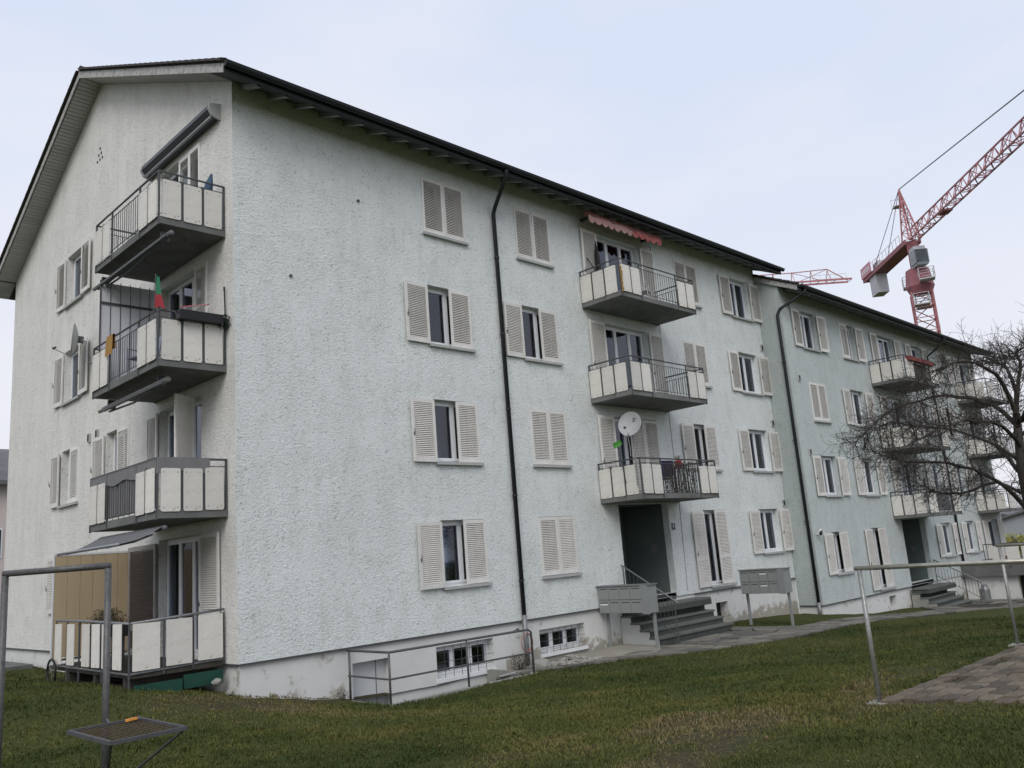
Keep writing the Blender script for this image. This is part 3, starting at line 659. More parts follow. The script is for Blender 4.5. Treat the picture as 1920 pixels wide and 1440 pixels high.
def downpipe(parent, pts, r, zs, brackets=True):
    d = MB(); d.tube(pts, r, 8); o = O('downpipe', d.mesh('downpipe', M_DARK, True), parent)
    if brackets:
        x, y = pts[-1][0], pts[-1][1]
        for z in zs: O('pipe_bracket', cached('brk', lambda: MB().tube([(0, 0, -.02), (0, 0, .02)], r + .014, 8).box(-.01, .01, 0, .12, -.01, .01).mesh('pipe_bracket', M_DARK)), o, (x, y, z))
    return o
VENT = None
def vent(parent, u, z, fr=None, y=0.0):
    global VENT
    if VENT is None: VENT = MB().box(-.075, .075, -.05, .0, -.11, .11, 0).box(-.05, .05, -.056, -.05, -.08, .08, 1).mesh('vent_cowl', [M_SILL, M_BLACK])
    loc, r = wf(fr, u, y, z); O('vent_cowl', VENT, parent, loc, r)

def entry(parent, u0, u1, z0, z1, depth=1.7, plates=()):
    m = MB(); b = .2205
    m.quad((u1, b, z0), (u1, depth, z0), (u1, depth, z1), (u1, b, z1)); m.quad((u0, b, z0), (u0, b, z1), (u0, depth, z1), (u0, depth, z0)); m.quad((u0, depth, z0), (u0, depth, z1), (u1, depth, z1), (u1, depth, z0))
    m.quad((u0, b, z1), (u1, b, z1), (u1, depth, z1), (u0, depth, z1), 1); m.quad((u0, b, z0), (u0, depth, z0), (u1, depth, z0), (u1, b, z0), 2)
    o = O('entrance_recess', m.mesh('entrance_recess', [M_GREEN, M_SLAB, M_STEP]), parent)
    d = MB(); a, c = u0 + .5, u1 - .35; y = depth - .1
    d.box(a, a + .09, y, y + .06, z0, z0 + 2.15); d.box(c - .09, c, y, y + .06, z0, z0 + 2.15); d.box(a + .09, c - .09, y, y + .06, z0 + 2.06, z0 + 2.15); d.box(a + .09, c - .09, y, y + .06, z0, z0 + .35)
    od = O('entrance_door', d.mesh('entrance_door', M_STEEL), o); O('pane', MB().box(a + .09, c - .09, y + .02, y + .03, z0 + .35, z0 + 2.06).mesh('pane', M_GLASS), od)
    O('door_handle', MB().tube([(a + .16, y - .05, z0 + .9), (a + .16, y - .05, z0 + 1.3)], .012, 6).mesh('door_handle', M_GALV), od)
    O('bell_panel', MB().box(u1 - .012, u1, .55, .75, z0 + 1.25, z0 + 1.5).mesh('bell_panel', M_GALV), o)
    return o

# ------------------------------------------------------------------ first apartment block
A = E('apartment_block', (0, 0, 0), 'pale four storey apartment block with cream gable wall and mint front, nearest to the lawn', 'building')
C1, C2, C3, C4 = (4.77, 6.09), (7.89, 9.22), (15.2, 16.52), (18.56, 19.86)
holes = []
for k in range(4):
    z = ZS + H * k
    for c in (C1, C2, C3, C4):
        if c is C3 and k == 0: continue
        holes.append((c[0], c[1], z, z + WH))
holes.append((C3[0], C3[1], .14, 2.40))
for k in (1, 2, 3): holes.append((11.22, 13.3, .1 + H * k, 2.36 + H * k))
EN = (11.09, 13.40, .0, 2.64); holes.append(EN)
O('front_wall', wall_mesh(0, 20.48, 0, EZ, holes).mesh('front_wall', M_FRONT), A)
ph = [(4.48, 6.14, -.93, -.28), (7.65, 9.30, -.84, -.29), (15.4, 16.07, -.83, -.38), (2.38, 3.28, -2.4, -.32), (EN[0], EN[1], -.12, .1)]
O('plinth', wall_mesh(.04, 2.2, -3.2, 0, [], .3, foot=0, y=.045).mesh('plinth', M_PLINTH), A)
O('plinth', wall_mesh(2.2, 5.0, -3.2, 0, [h for h in ph if h[0] < 4] + [(4.48, 5.0, -.93, -.28)], .3, foot=0, y=.045).mesh('plinth', M_PLINTHC), A) if False else O('plinth', wall_mesh(2.2, 6.5, -3.2, 0, [h for h in ph if 2.2 < h[0] < 6.4], .3, foot=0, y=.045).mesh('plinth', M_PLINTHC), A)
O('plinth', wall_mesh(6.5, 20.48, -3.2, 0, [h for h in ph if h[0] > 6.5], .3, foot=0, y=.045).mesh('plinth', M_PLINTH), A)
W_ = 14.7; gh = []
G1, G2 = (-9.7, -8.4), (-6.5, -5.08)
for k in range(4): gh.append((G1[0], G1[1], ZS + H * k, ZS + H * k + WH))
gh.append((G2[0], G2[1], ZS + H, ZS + H + WH))
for k in range(4): gh.append((-3.4, -1.42, .08 + H * k, 2.36 + H * k))
O('gable_wall', wall_mesh(-W_, 0, 0, EZ, gh, gable=EZ + SL * RY).mesh('gable_wall', M_GABLE), A, rz=-math.pi / 2)
O('gable_plinth', wall_mesh(-W_ + .04, -.04, -3.2, 0, [], foot=0, y=.045).mesh('gable_plinth', M_PLINTH), A, rz=-math.pi / 2)
bk = MB(); bk.quad((0, W_, -3), (0, W_, EZ), (20.48, W_, EZ), (20.48, W_, -3)); bk.quad((20.48, 0, -3), (20.48, W_, -3), (20.48, W_, EZ), (20.48, 0, EZ)); bk.add([(20.48, 0, EZ), (20.48, W_, EZ), (20.48, RY, EZ + SL * RY)], [(0, 1, 2)])
O('rear_wall', bk.mesh('rear_wall', M_FRONT), A)
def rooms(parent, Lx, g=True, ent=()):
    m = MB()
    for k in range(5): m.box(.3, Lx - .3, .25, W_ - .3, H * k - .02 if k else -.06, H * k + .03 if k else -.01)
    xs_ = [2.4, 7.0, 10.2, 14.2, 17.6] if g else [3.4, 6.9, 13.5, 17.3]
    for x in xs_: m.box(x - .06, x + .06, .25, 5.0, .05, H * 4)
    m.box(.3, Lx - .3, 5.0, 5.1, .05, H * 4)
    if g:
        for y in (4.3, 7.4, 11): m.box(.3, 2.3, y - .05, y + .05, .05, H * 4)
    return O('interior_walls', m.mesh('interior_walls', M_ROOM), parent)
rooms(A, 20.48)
roof(A, 20.48, .55, .62, .22)
dp = downpipe(A, [(6.86, -.85, 11.0), (6.86, -.84, 10.86), (6.93, -.62, 10.62), (7.05, -.17, 10.24), (7.07, -.075, 10.08), (7.07, -.075, .12)], .055, (8.9, 6.9, 5.0, 2.9, .9))
O('standpipe', MB().tube([(7.07, -.075, .12), (7.07, -.075, -1.08)], .062, 8).mesh('standpipe', M_GALV, True), dp)

Lw = .665
def win_set(parent, c, k, mode, fr=None, curtain=0, zb=None, h=WH, mid=None, open_leaf=None):
    """mode: two letters, left leaf and right leaf; c closed, o folded back on the wall, n none"""
    z = ZS + H * k if zb is None else zb; w = c[1] - c[0]
    window(parent, c[0], z, w, h, fr, curtain, sill=True, open_leaf=open_leaf)
    hh = h - .02; lw = w / 2 + .005
    if mode[0] == 'c': shutter(parent, c[0] - .004, z + .01, lw - .004, hh, -.022, mid, fr=fr)
    elif mode[0] == 'o': shutter(parent, c[0] - lw - .03, z + .01 - .02, lw, hh, -.085, mid, fr=fr, rz=random.uniform(-.01, .05))
    if mode[1] == 'c': shutter(parent, (c[0] + c[1]) / 2 + .004, z + .01, lw - .004, hh, -.022, mid, fr=fr)
    elif mode[1] == 'o': shutter(parent, c[1] + .03, z + .01 - .02, lw, hh, -.085, mid, fr=fr, rz=random.uniform(-.05, .01))
for k, m_, cu in ((3, 'cc', 0), (2, 'oc', 0), (1, 'oc', 1), (0, 'oc', 1)): win_set(A, C1, k, m_, curtain=cu)
for k, m_, cu in ((3, 'cc', 0), (2, 'oc', 2), (1, 'cc', 0), (0, 'cc', 0)): win_set(A, C2, k, m_, curtain=cu)
for k, m_ in ((3, 'cc'), (2, 'cc'), (1, 'oc')): win_set(A, C3, k, m_, curtain=2 if k == 1 else 0)
win_set(A, C3, 0, 'oc', zb=.14, h=2.26, mid=.82)
for k, cu in ((3, 1), (2, 0), (1, 2), (0, 1)): win_set(A, C4, k, 'oo', curtain=cu)
for k in (2, 1, 0): win_set(A, G1, k, ('oc' if k < 2 else 'oo'), 'G', curtain=3)
win_set(A, G1, 3, 'oo', 'G', curtain=2)
win_set(A, G2, 1, 'oc', 'G', curtain=0)
# balcony doors
for k, cu in ((1, 2), (2, 4), (3, 3)):
    zb = .1 + H * k; window(A, 11.22, zb, 2.08, 2.26, None, cu, sill=False, leaves=3)
    shutter(A, 10.52, zb, .68, 2.24, -.085)
    if k > 1: shutter(A, 13.33, zb, .68, 2.24, -.085)
    else:
        for u in (11.98, 12.65): shutter(A, u, zb, .66, 2.24, -.022)
for k, cu in ((0, 2), (1, 2), (2, 0), (3, 0)):
    zb = .08 + H * k; window(A, -3.4, zb, 1.98, 2.28, 'G', cu, sill=False, leaves=3)
    if k == 3:
        for u in (-2.45, -1.92): shutter(A, u, zb, .53, 2.26, -.03, fr='G')
    elif k == 0:
        shutter(A, -1.40, zb, .80, 2.26, -.07, .78, fr='G')
        lv = O('shaded_shutter_frame', MB().box(0, .09, -.07, -.03, .1, 2.3).box(1.37, 1.46, -.07, -.03, .1, 2.3).box(.09, 1.37, -.07, -.03, .55, .66).box(.09, 1.37, -.07, -.03, 2.2, 2.3).box(.09, 1.37, -.07, -.03, .1, .18).mesh('shaded_shutter_frame', mat('shade_grey_frame', (.30, .29, .27), .8, .3, 4)), A, *wf('G', -4.88, 0, 0.0))  # wide louvred shutter, its shade put into the frame and slat colours
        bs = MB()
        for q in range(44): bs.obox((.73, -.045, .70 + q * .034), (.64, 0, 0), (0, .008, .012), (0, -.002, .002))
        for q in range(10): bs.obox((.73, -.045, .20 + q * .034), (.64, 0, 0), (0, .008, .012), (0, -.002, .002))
        O('shaded_shutter_slats', bs.mesh('shaded_shutter_slats', mat('shade_brown_slats', (.085, .07, .058), .8, .2, 4)), lv, kind='stuff')  # slats painted dark brown for the terrace shade they stand in
    else:
        shutter(A, -3.98, zb, .56, 2.26, -.07, fr='G')
        shutter(A, -1.66, zb, .56, 2.26, -.04, rz=-1.1 if k == 1 else 0, fr='G')
for k in (1, 2, 3): balcony(A, 10.36, -.06 + H * k)
for k in (1, 2, 3): balcony(A, -3.6, -.13 + H * k, 3.28, 1.30, 'G', panels_side='r', screen=(.03, 3.25) if k == 1 else None)
# basement windows with grilles, cellar door
def cellar_window(c, z, h, n, nb=0):
    o = window(A, c[0], z, c[1] - c[0], h, None, 0, sill=False, leaves=n, depth=.24)
    w = c[1] - c[0]; m = MB(); q = max(3, int(w / .21))
    for i in range(1, q): m.tube([(w * i / q, .06, -.06), (w * i / q, .06, h)], .006, 4)
    for j in range(3): m.tube([(0, .06, h * (.2 + .3 * j)), (w, .06, h * (.2 + .3 * j))], .006, 4)
    O('grille', m.mesh('grille', M_STEEL), o)
    O('ledge', MB().box(-.02, w + .02, -.01, .24, -.08, -.004).mesh('ledge', M_WHITE), o)
cellar_window((4.48, 6.14), -.93, .65, 3); cellar_window((7.65, 9.30), -.84, .55, 3)
O('light_shaft', MB().box(15.4, 16.07, .33, .35, -.83, -.38).mesh('light_shaft', M_BLACK), A)
cd = O('cellar_door', MB().box(2.38, 3.28, .26, .30, -2.4, -.32).mesh('cellar_door', mat('white_door_panel', (.60, .62, .63), .6, .1, 2)), A)
O('door_rail', MB().box(2.42, 3.2, .245, .26, -1.02, -1.0).mesh('door_rail', M_STEEL), cd); O('door_edge', MB().box(3.06, 3.075, .25, .26, -2.4, -.34).mesh('door_edge', M_GALV), cd)
entry(A, *EN)
for u, z in ((20.31, 8.15), (20.33, 5.38), (20.33, 2.56)): vent(A, u, z)
for u, z in ((-7.62, 5.15), (-7.07, 5.17)): vent(A, u, z, 'G')
for i, (a, b) in enumerate(((7.35, 12.86), (7.44, 12.70), (7.26, 12.70), (7.53, 12.54), (7.35, 12.54), (7.17, 12.54))):
    O('attic_vent', cached('av', lambda: MB().tube([(0, -.012, 0), (0, .01, 0)], .04, 6).mesh('attic_vent', M_BLACK)), A, (0, a, b), -math.pi / 2)
for u, z in ((1.22, 7.36), (2.94, 9.42)): O('wall_anchor', cached('wa', lambda: MB().tube([(0, -.03, 0), (0, .01, 0)], .035, 6).mesh('wall_anchor', M_STEEL)), A, (u, 0, z))
for (x, z, w, fr) in [(14.02, 5.6, 0, None)]:
    O('wall_cable', MB().tube([(14.03, -.012, 10.7), (14.03, -.012, 8.3), (13.99, -.012, 5.6), (14.0, -.012, 2.8), (13.92, -.012, .1)], .009, 4).mesh('wall_cable', M_SILL), A)
# dark strip painting the shadow line of the stucco overhanging the plinth
O('plinth_shadow_strip', MB().box(.0, EN[0] - .03, -.022, .03, -.028, .002).mesh('plinth_shadow_strip', M_STEEL), A)
O('plinth_shadow_strip', MB().box(14.3, 20.46, -.022, .03, -.028, .002).mesh('plinth_shadow_strip', M_STEEL), A)
O('plinth_shadow_strip', MB().box(-.022, .03, .05, W_, -.028, .002).mesh('plinth_shadow_strip', M_STEEL), A)

# ------------------------------------------------------------------ second apartment block
BX, BY, BZ = 20.5, -.85, -.94
B = E('apartment_block', (BX, BY, BZ), 'teal four storey apartment block behind the bare tree, stepped forward from its neighbour', 'building')
bx = lambda X: X - BX
D1, D2, D3, D4 = (bx(21.88), bx(23.16)), (bx(25.28), bx(26.6)), (bx(32.68), bx(34.0)), (bx(35.95), bx(37.2))
holes = []
for k in range(4):
    for c in (D1, D2, D3, D4):
        if c is D2 and k == 0: continue
        holes.append((c[0], c[1], ZS + H * k, ZS + H * k + WH))
holes.append((D2[0], D2[1], .14, 2.4))
for k in (1, 2, 3): holes.append((bx(28.85), bx(30.68), .1 + H * k, 2.36 + H * k))
for k in range(4): holes.append((bx(39.0), bx(40.6), .1 + H * k, 2.36 + H * k))
EN2 = (bx(28.38), bx(30.9), .0, 2.64); holes.append(EN2)
LB = 21.2
O('front_wall', wall_mesh(0, LB, 0, EZ, holes).mesh('front_wall', M_TEAL), B)
O('plinth', wall_mesh(.04, LB, -3.2, 0, [(bx(26.1), bx(26.75), -.62, -.2), (EN2[0], EN2[1], -.12, .1)], .3, foot=0, y=.045).mesh('plinth', M_PLINTH), B)
O('light_shaft', MB().box(bx(26.1), bx(26.75), .33, .35, -.62, -.2).mesh('light_shaft', M_BLACK), B)
sd = MB(); sd.quad((0, W_, 0), (0, 0, 0), (0, 0, EZ), (0, W_, EZ)); sd.add([(0, 0, EZ), (0, W_, EZ), (0, RY, EZ + SL * RY)], [(0, 2, 1)]); sd.quad((0, 0, 0), (0, W_, 0), (.045, W_, 0), (.045, 0, 0))
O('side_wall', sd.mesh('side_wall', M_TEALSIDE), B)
O('side_plinth', MB().quad((.045, 2, -3), (.045, .045, -3), (.045, .045, 0), (.045, 2, 0)).mesh('side_plinth', M_PLINTH), B)
bk = MB(); bk.quad((0, W_, -3), (0, W_, EZ), (LB, W_, EZ), (LB, W_, -3)); bk.quad((LB, 0, -3), (LB, W_, -3), (LB, W_, EZ), (LB, 0, EZ)); bk.add([(LB, 0, EZ), (LB, W_, EZ), (LB, RY, EZ + SL * RY)], [(0, 1, 2)])
O('rear_wall', bk.mesh('rear_wall', M_TEAL), B)
rooms(B, LB, False)
roof(B, LB, .06, .62, .5)
for k, m_ in ((3, 'oo'), (2, 'cc'), (1, 'oo'), (0, 'oc')): win_set(B, D1, k, m_, curtain=(1 if k in (3, 1) else 0))
for k, m_ in ((3, 'co'), (2, 'oo'), (1, 'oo')): win_set(B, D2, k, m_, curtain=(2 if k < 3 else 0))
win_set(B, D2, 0, 'oc', zb=.14, h=2.26, mid=.82)
for k in range(4): win_set(B, D3, k, 'oo', curtain=(2, 0, 1, 0)[k])
for k in range(4): win_set(B, D4, k, ('oo', 'oo', 'oc', 'co')[k], curtain=(2, 1, 0, 0)[k])
for k, cu in ((1, 3), (2, 3), (3, 3)):
    zb = .1 + H * k; window(B, bx(28.85), zb, 1.83, 2.26, None, cu, sill=False, leaves=3)
    shutter(B, bx(28.14), zb, .68, 2.24, -.085); shutter(B, bx(30.71), zb, .68, 2.24, -.085)
for k in range(4):
    zb = .1 + H * k; window(B, bx(39.0), zb, 1.6, 2.26, None, 2, sill=False, leaves=2)
    shutter(B, bx(38.3), zb, .68, 2.24, -.085); shutter(B, bx(40.63), zb, .68, 2.24, -.085)
for k in (1, 2, 3): balcony(B, bx(27.64), -.04 + H * k, 3.64, 1.42); balcony(B, bx(38.05), -.04 + H * k, 3.4, 1.42)
entry(B, *EN2)
downpipe(B, [(.35, -.85, 10.98), (.33, -.84, 10.85), (.15, -.62, 10.66), (-.02, .02, 10.35), (-.075, .11, 10.15), (-.075, .11, .1)], .055, (8.4, 5.6, 2.8))
O('standpipe', MB().tube([(-.075, .11, .1), (-.075, .11, -.5)], .062, 8).mesh('standpipe', M_GALV, True), B)
downpipe(B, [(bx(34.9), -.85, 10.98), (bx(34.9), -.84, 10.85), (bx(34.85), -.5, 10.5), (bx(34.62), -.075, 10.15), (bx(34.6), -.075, .3)], .055, (8.4, 5.6, 2.8))
for u, z in ((bx(21.13), 7.88), (bx(21.09), 10.62), (bx(21.145), 5.2)): vent(B, u, z)
O('plinth_shadow_strip', MB().box(.0, EN2[0] - .03, -.022, .03, -.028, .002).mesh('plinth_shadow_strip', M_STEEL), B)  # same painted shadow line along the second block plinth
O('plinth_shadow_strip', MB().box(-.022, .03, .0, .82, -.028, .002).mesh('plinth_shadow_strip', M_STEEL), B)

# ------------------------------------------------------------------ cellar steps well and its railing
M_PIPE = mat('grey_painted_pipe', (.135, .135, .135), .5, .3, 20, metal=.35, fine=.2, fscale=30)
w = MB(); x0, x1, y0, y1 = WELL
w.box(x0, x1, y0 - .12, y0, -2.6, -.93); w.box(x0 - .12, x0, y0 - .12, -.0, -2.6, -.95); w.box(x1, x1 + .12, y0 - .12, 0, -2.6, -.93); w.quad((x0, y0, -2.45), (x1, y0, -2.45), (x1, .3, -2.45), (x0, .3, -2.45))
O('cellar_well_wall', w.mesh('cellar_well_wall', M_CONC), kind='structure')
R = E('safety_railing', (4, -1.4, -.95), 'grey tubular safety railing guarding the cellar steps below the front wall', 'railing')
def rel(o, pts): return [tuple(Vector(p) - o.location) for p in pts]
Q = lambda *p: rel(R, p)
tp = -.05
O('top_rail', MB().tube(Q((2.23, -.03, tp), (2.19, -1.37, tp), (2.22, -1.41, tp), (5.72, -1.5, tp), (5.8, -1.5, tp - .06), (5.8, -1.5, -.98)), .024, 8).mesh('top_rail', M_PIPE, True), R)
O('mid_rail', MB().tube(Q((2.23, -.03, -.52), (2.19, -1.41, -.52)), .018, 6).tube(Q((2.19, -1.41, -.52), (5.8, -1.5, -.52)), .018, 6).mesh('mid_rail', M_PIPE), R)
for px, py in ((2.23, -.08), (2.19, -1.41), (4.03, -1.455)): O('post', MB().tube(Q((px, py, -1.0), (px, py, tp)), .022, 8).mesh('post', M_PIPE, True), R)

# ------------------------------------------------------------------ entrance steps
def steps(root, x0, x1, tops, fronts, bottom, ysign=1):
    for i, (z, y) in enumerate(zip(tops, fronts)):
        back = fronts[i - 1] if i else .0
        m = MB(); m.box(x0, x1, y, back + .06, z - .05, z, 0); m.box(x0 + .03, x1 - .03, y + .035, back + .1 if i else .03, (tops[i + 1] if i + 1 < len(tops) else bottom) - .02, z - .05, 1)
        O('step', m.mesh('step', [M_STEP, mat('dark_riser', (.075, .085, .078), .9, .3, 4)]), root)
S = E('entrance_steps', (12.5, -.6, -1.0), 'five grey stone steps climbing to the dark entrance beside the first mailboxes', 'steps')
lc = lambda x: x - 12.5
steps(S, lc(10.72), lc(14.25), [z + 1.0 for z in (-.1, -.28, -.46, -.64, -.82)], [y + .6 for y in (-.06, -.35, -.63, -.91, -1.19)], -.05)
for s_ in S.children: s_.location.y = 0.0
def cheek(x0, x1, tops, fronts, z0, back):
    P = [(back, z0), (fronts[-1] + .05, z0)]
    for k in range(len(tops) - 1, -1, -1): P += [(fronts[k] + .05, tops[k] - .052), ((fronts[k - 1] + .05) if k else back, tops[k] - .052)]
    m = MB(); n = len(P)
    for xx in ((x0, x1),):
        k = len(m.v); m.v += [(xx[0], a, b) for a, b in P] + [(xx[1], a, b) for a, b in P]
        m.f.append(tuple(range(k, k + n))); m.f.append(tuple(range(k + n, k + 2 * n))[::-1]); m.mi += [0, 0]
        for q in range(n): m.f.append((k + q, k + n + q, k + n + (q + 1) % n, k + (q + 1) % n)); m.mi.append(0)
    return m
O('cheek_wall', cheek(lc(10.74), lc(14.23), [z + 1.0 for z in (-.1, -.28, -.46, -.64, -.82)], [y + .6 for y in (-.06, -.35, -.63, -.91, -1.19)], -.15, .63).mesh('cheek_wall', M_PLINTH), S)
# fix the back edges of the steps against the wall plane
def handrail(name_label, base, P, low, posts, balus=None):
    R = E('stair_handrail', base, name_label, 'handrail'); Q = lambda *p: rel(R, p)
    O('rail', MB().tube(Q(*P), .02, 8).mesh('rail', M_GALV, True), R)
    O('lower_rail', MB().tube(Q(*low), .011, 6).mesh('lower_rail', M_STEEL), R)
    for p in posts: O('post', MB().tube(Q(*p), .016, 6).mesh('post', M_STEEL), R)
    if balus:
        m = MB()
        for p in balus: m.tube(Q(*p), .007, 4)
        O('balusters', m.mesh('balusters', M_STEEL), R, kind='stuff')
def lerp(a, b, t): return tuple(a[i] + (b[i] - a[i]) * t for i in range(3))
ra, rb = (10.92, -.03, 1.02), (10.90, -1.65, .06); la, lb = (10.92, -.06, .12), (10.90, -1.65, -.80)
handrail('thin grey handrail on the near side of the steps, rising to the first block entrance', (10.9, -1.65, -1.0), [ra, rb, (10.90, -1.75, 0.0)], [la, lb],
         [[(10.92, -.08, -.1), (10.92, -.08, .99)], [(10.90, -1.62, -1.02), (10.90, -1.62, .08)]], [[lerp(la, lb, i / 13), lerp(ra, rb, i / 13)] for i in range(1, 13)])
S2 = E('entrance_steps', (29.7, -1.6, -1.9), 'dark stone steps climbing to the second block entrance behind the right drying frame', 'steps')
lc2 = lambda x: x - 29.7
steps(S2, lc2(28.1), lc2(31.2), [z + 1.9 for z in (-1.02, -1.2, -1.38, -1.56, -1.74)], [y + 1.6 for y in (-.93, -1.23, -1.53, -1.83, -2.13)], -.1)
for s_ in S2.children: s_.location.y = 0.0
O('cheek_wall', cheek(lc2(28.12), lc2(31.18), [z + 1.9 for z in (-1.02, -1.2, -1.38, -1.56, -1.74)], [y + 1.6 for y in (-.93, -1.23, -1.53, -1.83, -2.13)], -.25, .74).mesh('cheek_wall', M_CONC), S2)
ra, rb = (31.0, -.9, -.05), (31.0, -2.5, -.95); la, lb = (31.0, -.9, -.7), (31.0, -2.5, -1.65)
handrail('dark handrail with slim bars on the far side of the second block steps', (31.0, -2.5, -1.9), [ra, rb, (31.0, -2.62, -1.1)], [la, lb],
         [[(31.0, -.92, -1.0), (31.0, -.92, -.08)], [(31.0, -2.48, -1.95), (31.0, -2.48, -.95)]], [[lerp(la, lb, i / 13), lerp(ra, rb, i / 13)] for i in range(1, 13)])

# concrete pad under the first mailboxes
pz = MB(); pad = [(8.36, -.06), (8.34, -1.57), (9.1, -1.78), (9.65, -1.86), (10.15, -1.6), (10.6, -1.25), (10.6, -.06)]
pz.add([(a, b, T(a, b) + .028) for a, b in pad] + [(a, b, -1.2) for a, b in pad], [tuple(range(7))] + [(i, i + 7, (i + 1) % 7 + 7, (i + 1) % 7) for i in range(7)])
O('concrete_pad', pz.mesh('concrete_pad', mat('pale_screed', (.33, .315, .26), .92, .25, 2, .3, 40, .008, fine=.15, fscale=30)), kind='structure')

# ------------------------------------------------------------------ mailboxes
def mailboxes(loc, wdt, label, papers):
    R = E('mailbox_unit', loc, label, 'mailboxes', 'banks of mailboxes beside the path', rz=-math.pi / 2)
    g = T(loc[0], loc[1] - wdt); gz = g - loc[2]; h = .66; d = .36
    O('cabinet', MB().box(0, wdt, .02, d, 0, h).mesh('cabinet', M_MAIL), R)
    O('lid', MB().box(-.03, wdt + .03, -.03, d + .02, h, h + .025).mesh('lid', mat('mailbox_lid_paint', (.18, .19, .19), .5, .1, 3)), R)
    dw = (wdt - .22) / 4
    dm = MB().box(.006, dw - .006, -.004, .018, .008, h / 2 - .008).mesh('mailbox_door', M_MAIL); sl = MB().box(.05, dw - .05, -.007, -.004, h / 2 - .075, h / 2 - .06).mesh('letter_slot', M_BLACK)
    pl = MB().box(.05, dw - .05, -.008, -.004, h / 2 - .13, h / 2 - .10).mesh('name_plate', M_WHITE)
    for j in range(2):
        for i in range(4):
            o = O('mailbox_door', dm, R, (.01 + i * dw, 0, j * h / 2)); O('letter_slot', sl, o)
            if (i, j) in papers: O('name_plate', pl, o)
    for x in (.03, wdt - .08): O('post', MB().box(x - .03, x + .03, d - .12, d - .05, gz - .1, 0).mesh('post', M_MAIL), R)
    O('parcel_box', MB().box(wdt - .2, wdt, -.03, .02, -.02, h).mesh('parcel_box', mat('mailbox_side_paint', (.24, .255, .255), .5, .1, 3)), R)
mailboxes((9.85, -.03, -.13), 1.58, 'bank of eight grey mailboxes on posts, left of the first entrance steps', ((0, 0),))
mailboxes((15.12, -1.03, -.12), 1.42, 'bank of eight grey mailboxes on posts by the grass strip, past the entrance steps', ((2, 1), (2, 0)))

# ------------------------------------------------------------------ small things along the wall
def rock(r, seed, sq=.6, n=1):
    rg = random.Random(seed); import bmesh
    bm = bmesh.new(); bmesh.ops.create_icosphere(bm, subdivisions=n, radius=r)
    for v in bm.verts: v.co = Vector((v.co.x * rg.uniform(.75, 1.25), v.co.y * rg.uniform(.75, 1.25), v.co.z * sq * rg.uniform(.75, 1.2)))
    me = bpy.data.meshes.new('stone'); bm.to_mesh(me); bm.free(); return me
M_RUB = mat('broken_plaster', (.36, .35, .32), .95, .45, 9, .4, 50, .01)
rb_ = MB()
def addmesh(m, me, loc, s=1, rot=0):
    k = len(m.v); c, sn = math.cos(rot), math.sin(rot)
    for v in me.vertices: m.v.append((loc[0] + (v.co.x * c - v.co.y * sn) * s, loc[1] + (v.co.x * sn + v.co.y * c) * s, loc[2] + v.co.z * s))
    for p in me.polygons: m.f.append(tuple(i + k for i in p.vertices)); m.mi.append(0)
rks = [rock(1, i) for i in range(6)]
for i in range(330):
    a = random.gauss(7.62, .38); b = random.gauss(-.95, .24) - (a - 7.6) * .18; hgt = .17 * math.exp(-((a - 7.7) / .45) ** 2 - ((b + .9) / .25) ** 2)
    addmesh(rb_, rks[i % 6], (a, b, T(a, b) + .01 + random.uniform(0, 1) * hgt), random.choice((.02, .028, .035, .05, .085)), random.uniform(0, 6))
rb_.v = [(x, y, z + 1.0) for x, y, z in rb_.v]
O('rubble_pile', rb_.mesh('rubble_pile', M_RUB), None, (0, 0, -1.0), label='low pile of broken white plaster and stones below the cellar window', cat='rubble', kind='stuff')
me = rock(.23, 44, .62, 3); me.materials.append(M_CONC)
for p in me.polygons: p.use_smooth = True
O('boulder', me, None, (6.62, -.92, T(6.6, -.9) + .08), label='smooth rounded grey stone beside the downpipe foot', cat='stone')
O('white_board', MB().box(-.24, .24, -.035, .035, -.01, .01).mesh('white_board', M_SILL), None, (5.25, -1.28, T(5.25, -1.28) + .05), .15, label='short white board lying at the lawn edge by the railing', cat='board')
hs = E('garden_hose', (7.0, -.16, -.35), 'pink garden hose looped over the grey foot of the downpipe', 'hose')
P = [(.17 * math.sin(t) * (1 + .05 * k), -.0 - .01 * k, -.02 + .2 * math.cos(t) - .12) for k in range(3) for t in [i * math.pi / 8 for i in range(16)]]
O('hose_coil', MB().tube(P, .009, 5).mesh('hose_coil', mat('pink_hose', (.36, .13, .11), .5), True), hs)
O('tap', MB().tube([(-.25, .02, .15), (-.25, .14, .15)], .015, 6).box(-.29, -.21, 0, .03, .14, .2).mesh('tap', M_STEEL), hs)

def shrub(loc, r, h, n, col, label, cat='shrub', leaf=.012, name='shrub'):
    m = MB(); st = MB()
    for i in range(n):
        a = random.uniform(0, 6.28); e = random.uniform(.1, 1); rr = r * math.sqrt(random.random()); tip = (rr * math.cos(a), rr * math.sin(a), h * e)
        if i % 9 == 0: st.tube([(tip[0] * .1, tip[1] * .1, 0), (tip[0] * .6, tip[1] * .6, tip[2] * .6), tip], [.004, .003, .001], 3)
        p = Vector(tip) + Vector([random.gauss(0, .02) for _ in range(3)]); u = Vector([random.gauss(0, 1) for _ in range(3)]).normalized() * leaf; v = Vector([random.gauss(0, 1) for _ in range(3)]).normalized() * leaf * .6
        m.quad(tuple(p - u), tuple(p + v), tuple(p + u), tuple(p - v))
    R = E(name, loc, label, cat); O('stems', st.mesh('stems', mat('brown_stem', (.06, .045, .035), .9)), R); O('foliage', m.mesh('foliage', mat(name + '_' + cat + '_leaf', col, .8, .4, 30)), R)
shrub((6.55, -.35, -1.03), .22, .35, 260, (.05, .05, .03), 'small withered bush between the downpipe and the round stone', leaf=.02)
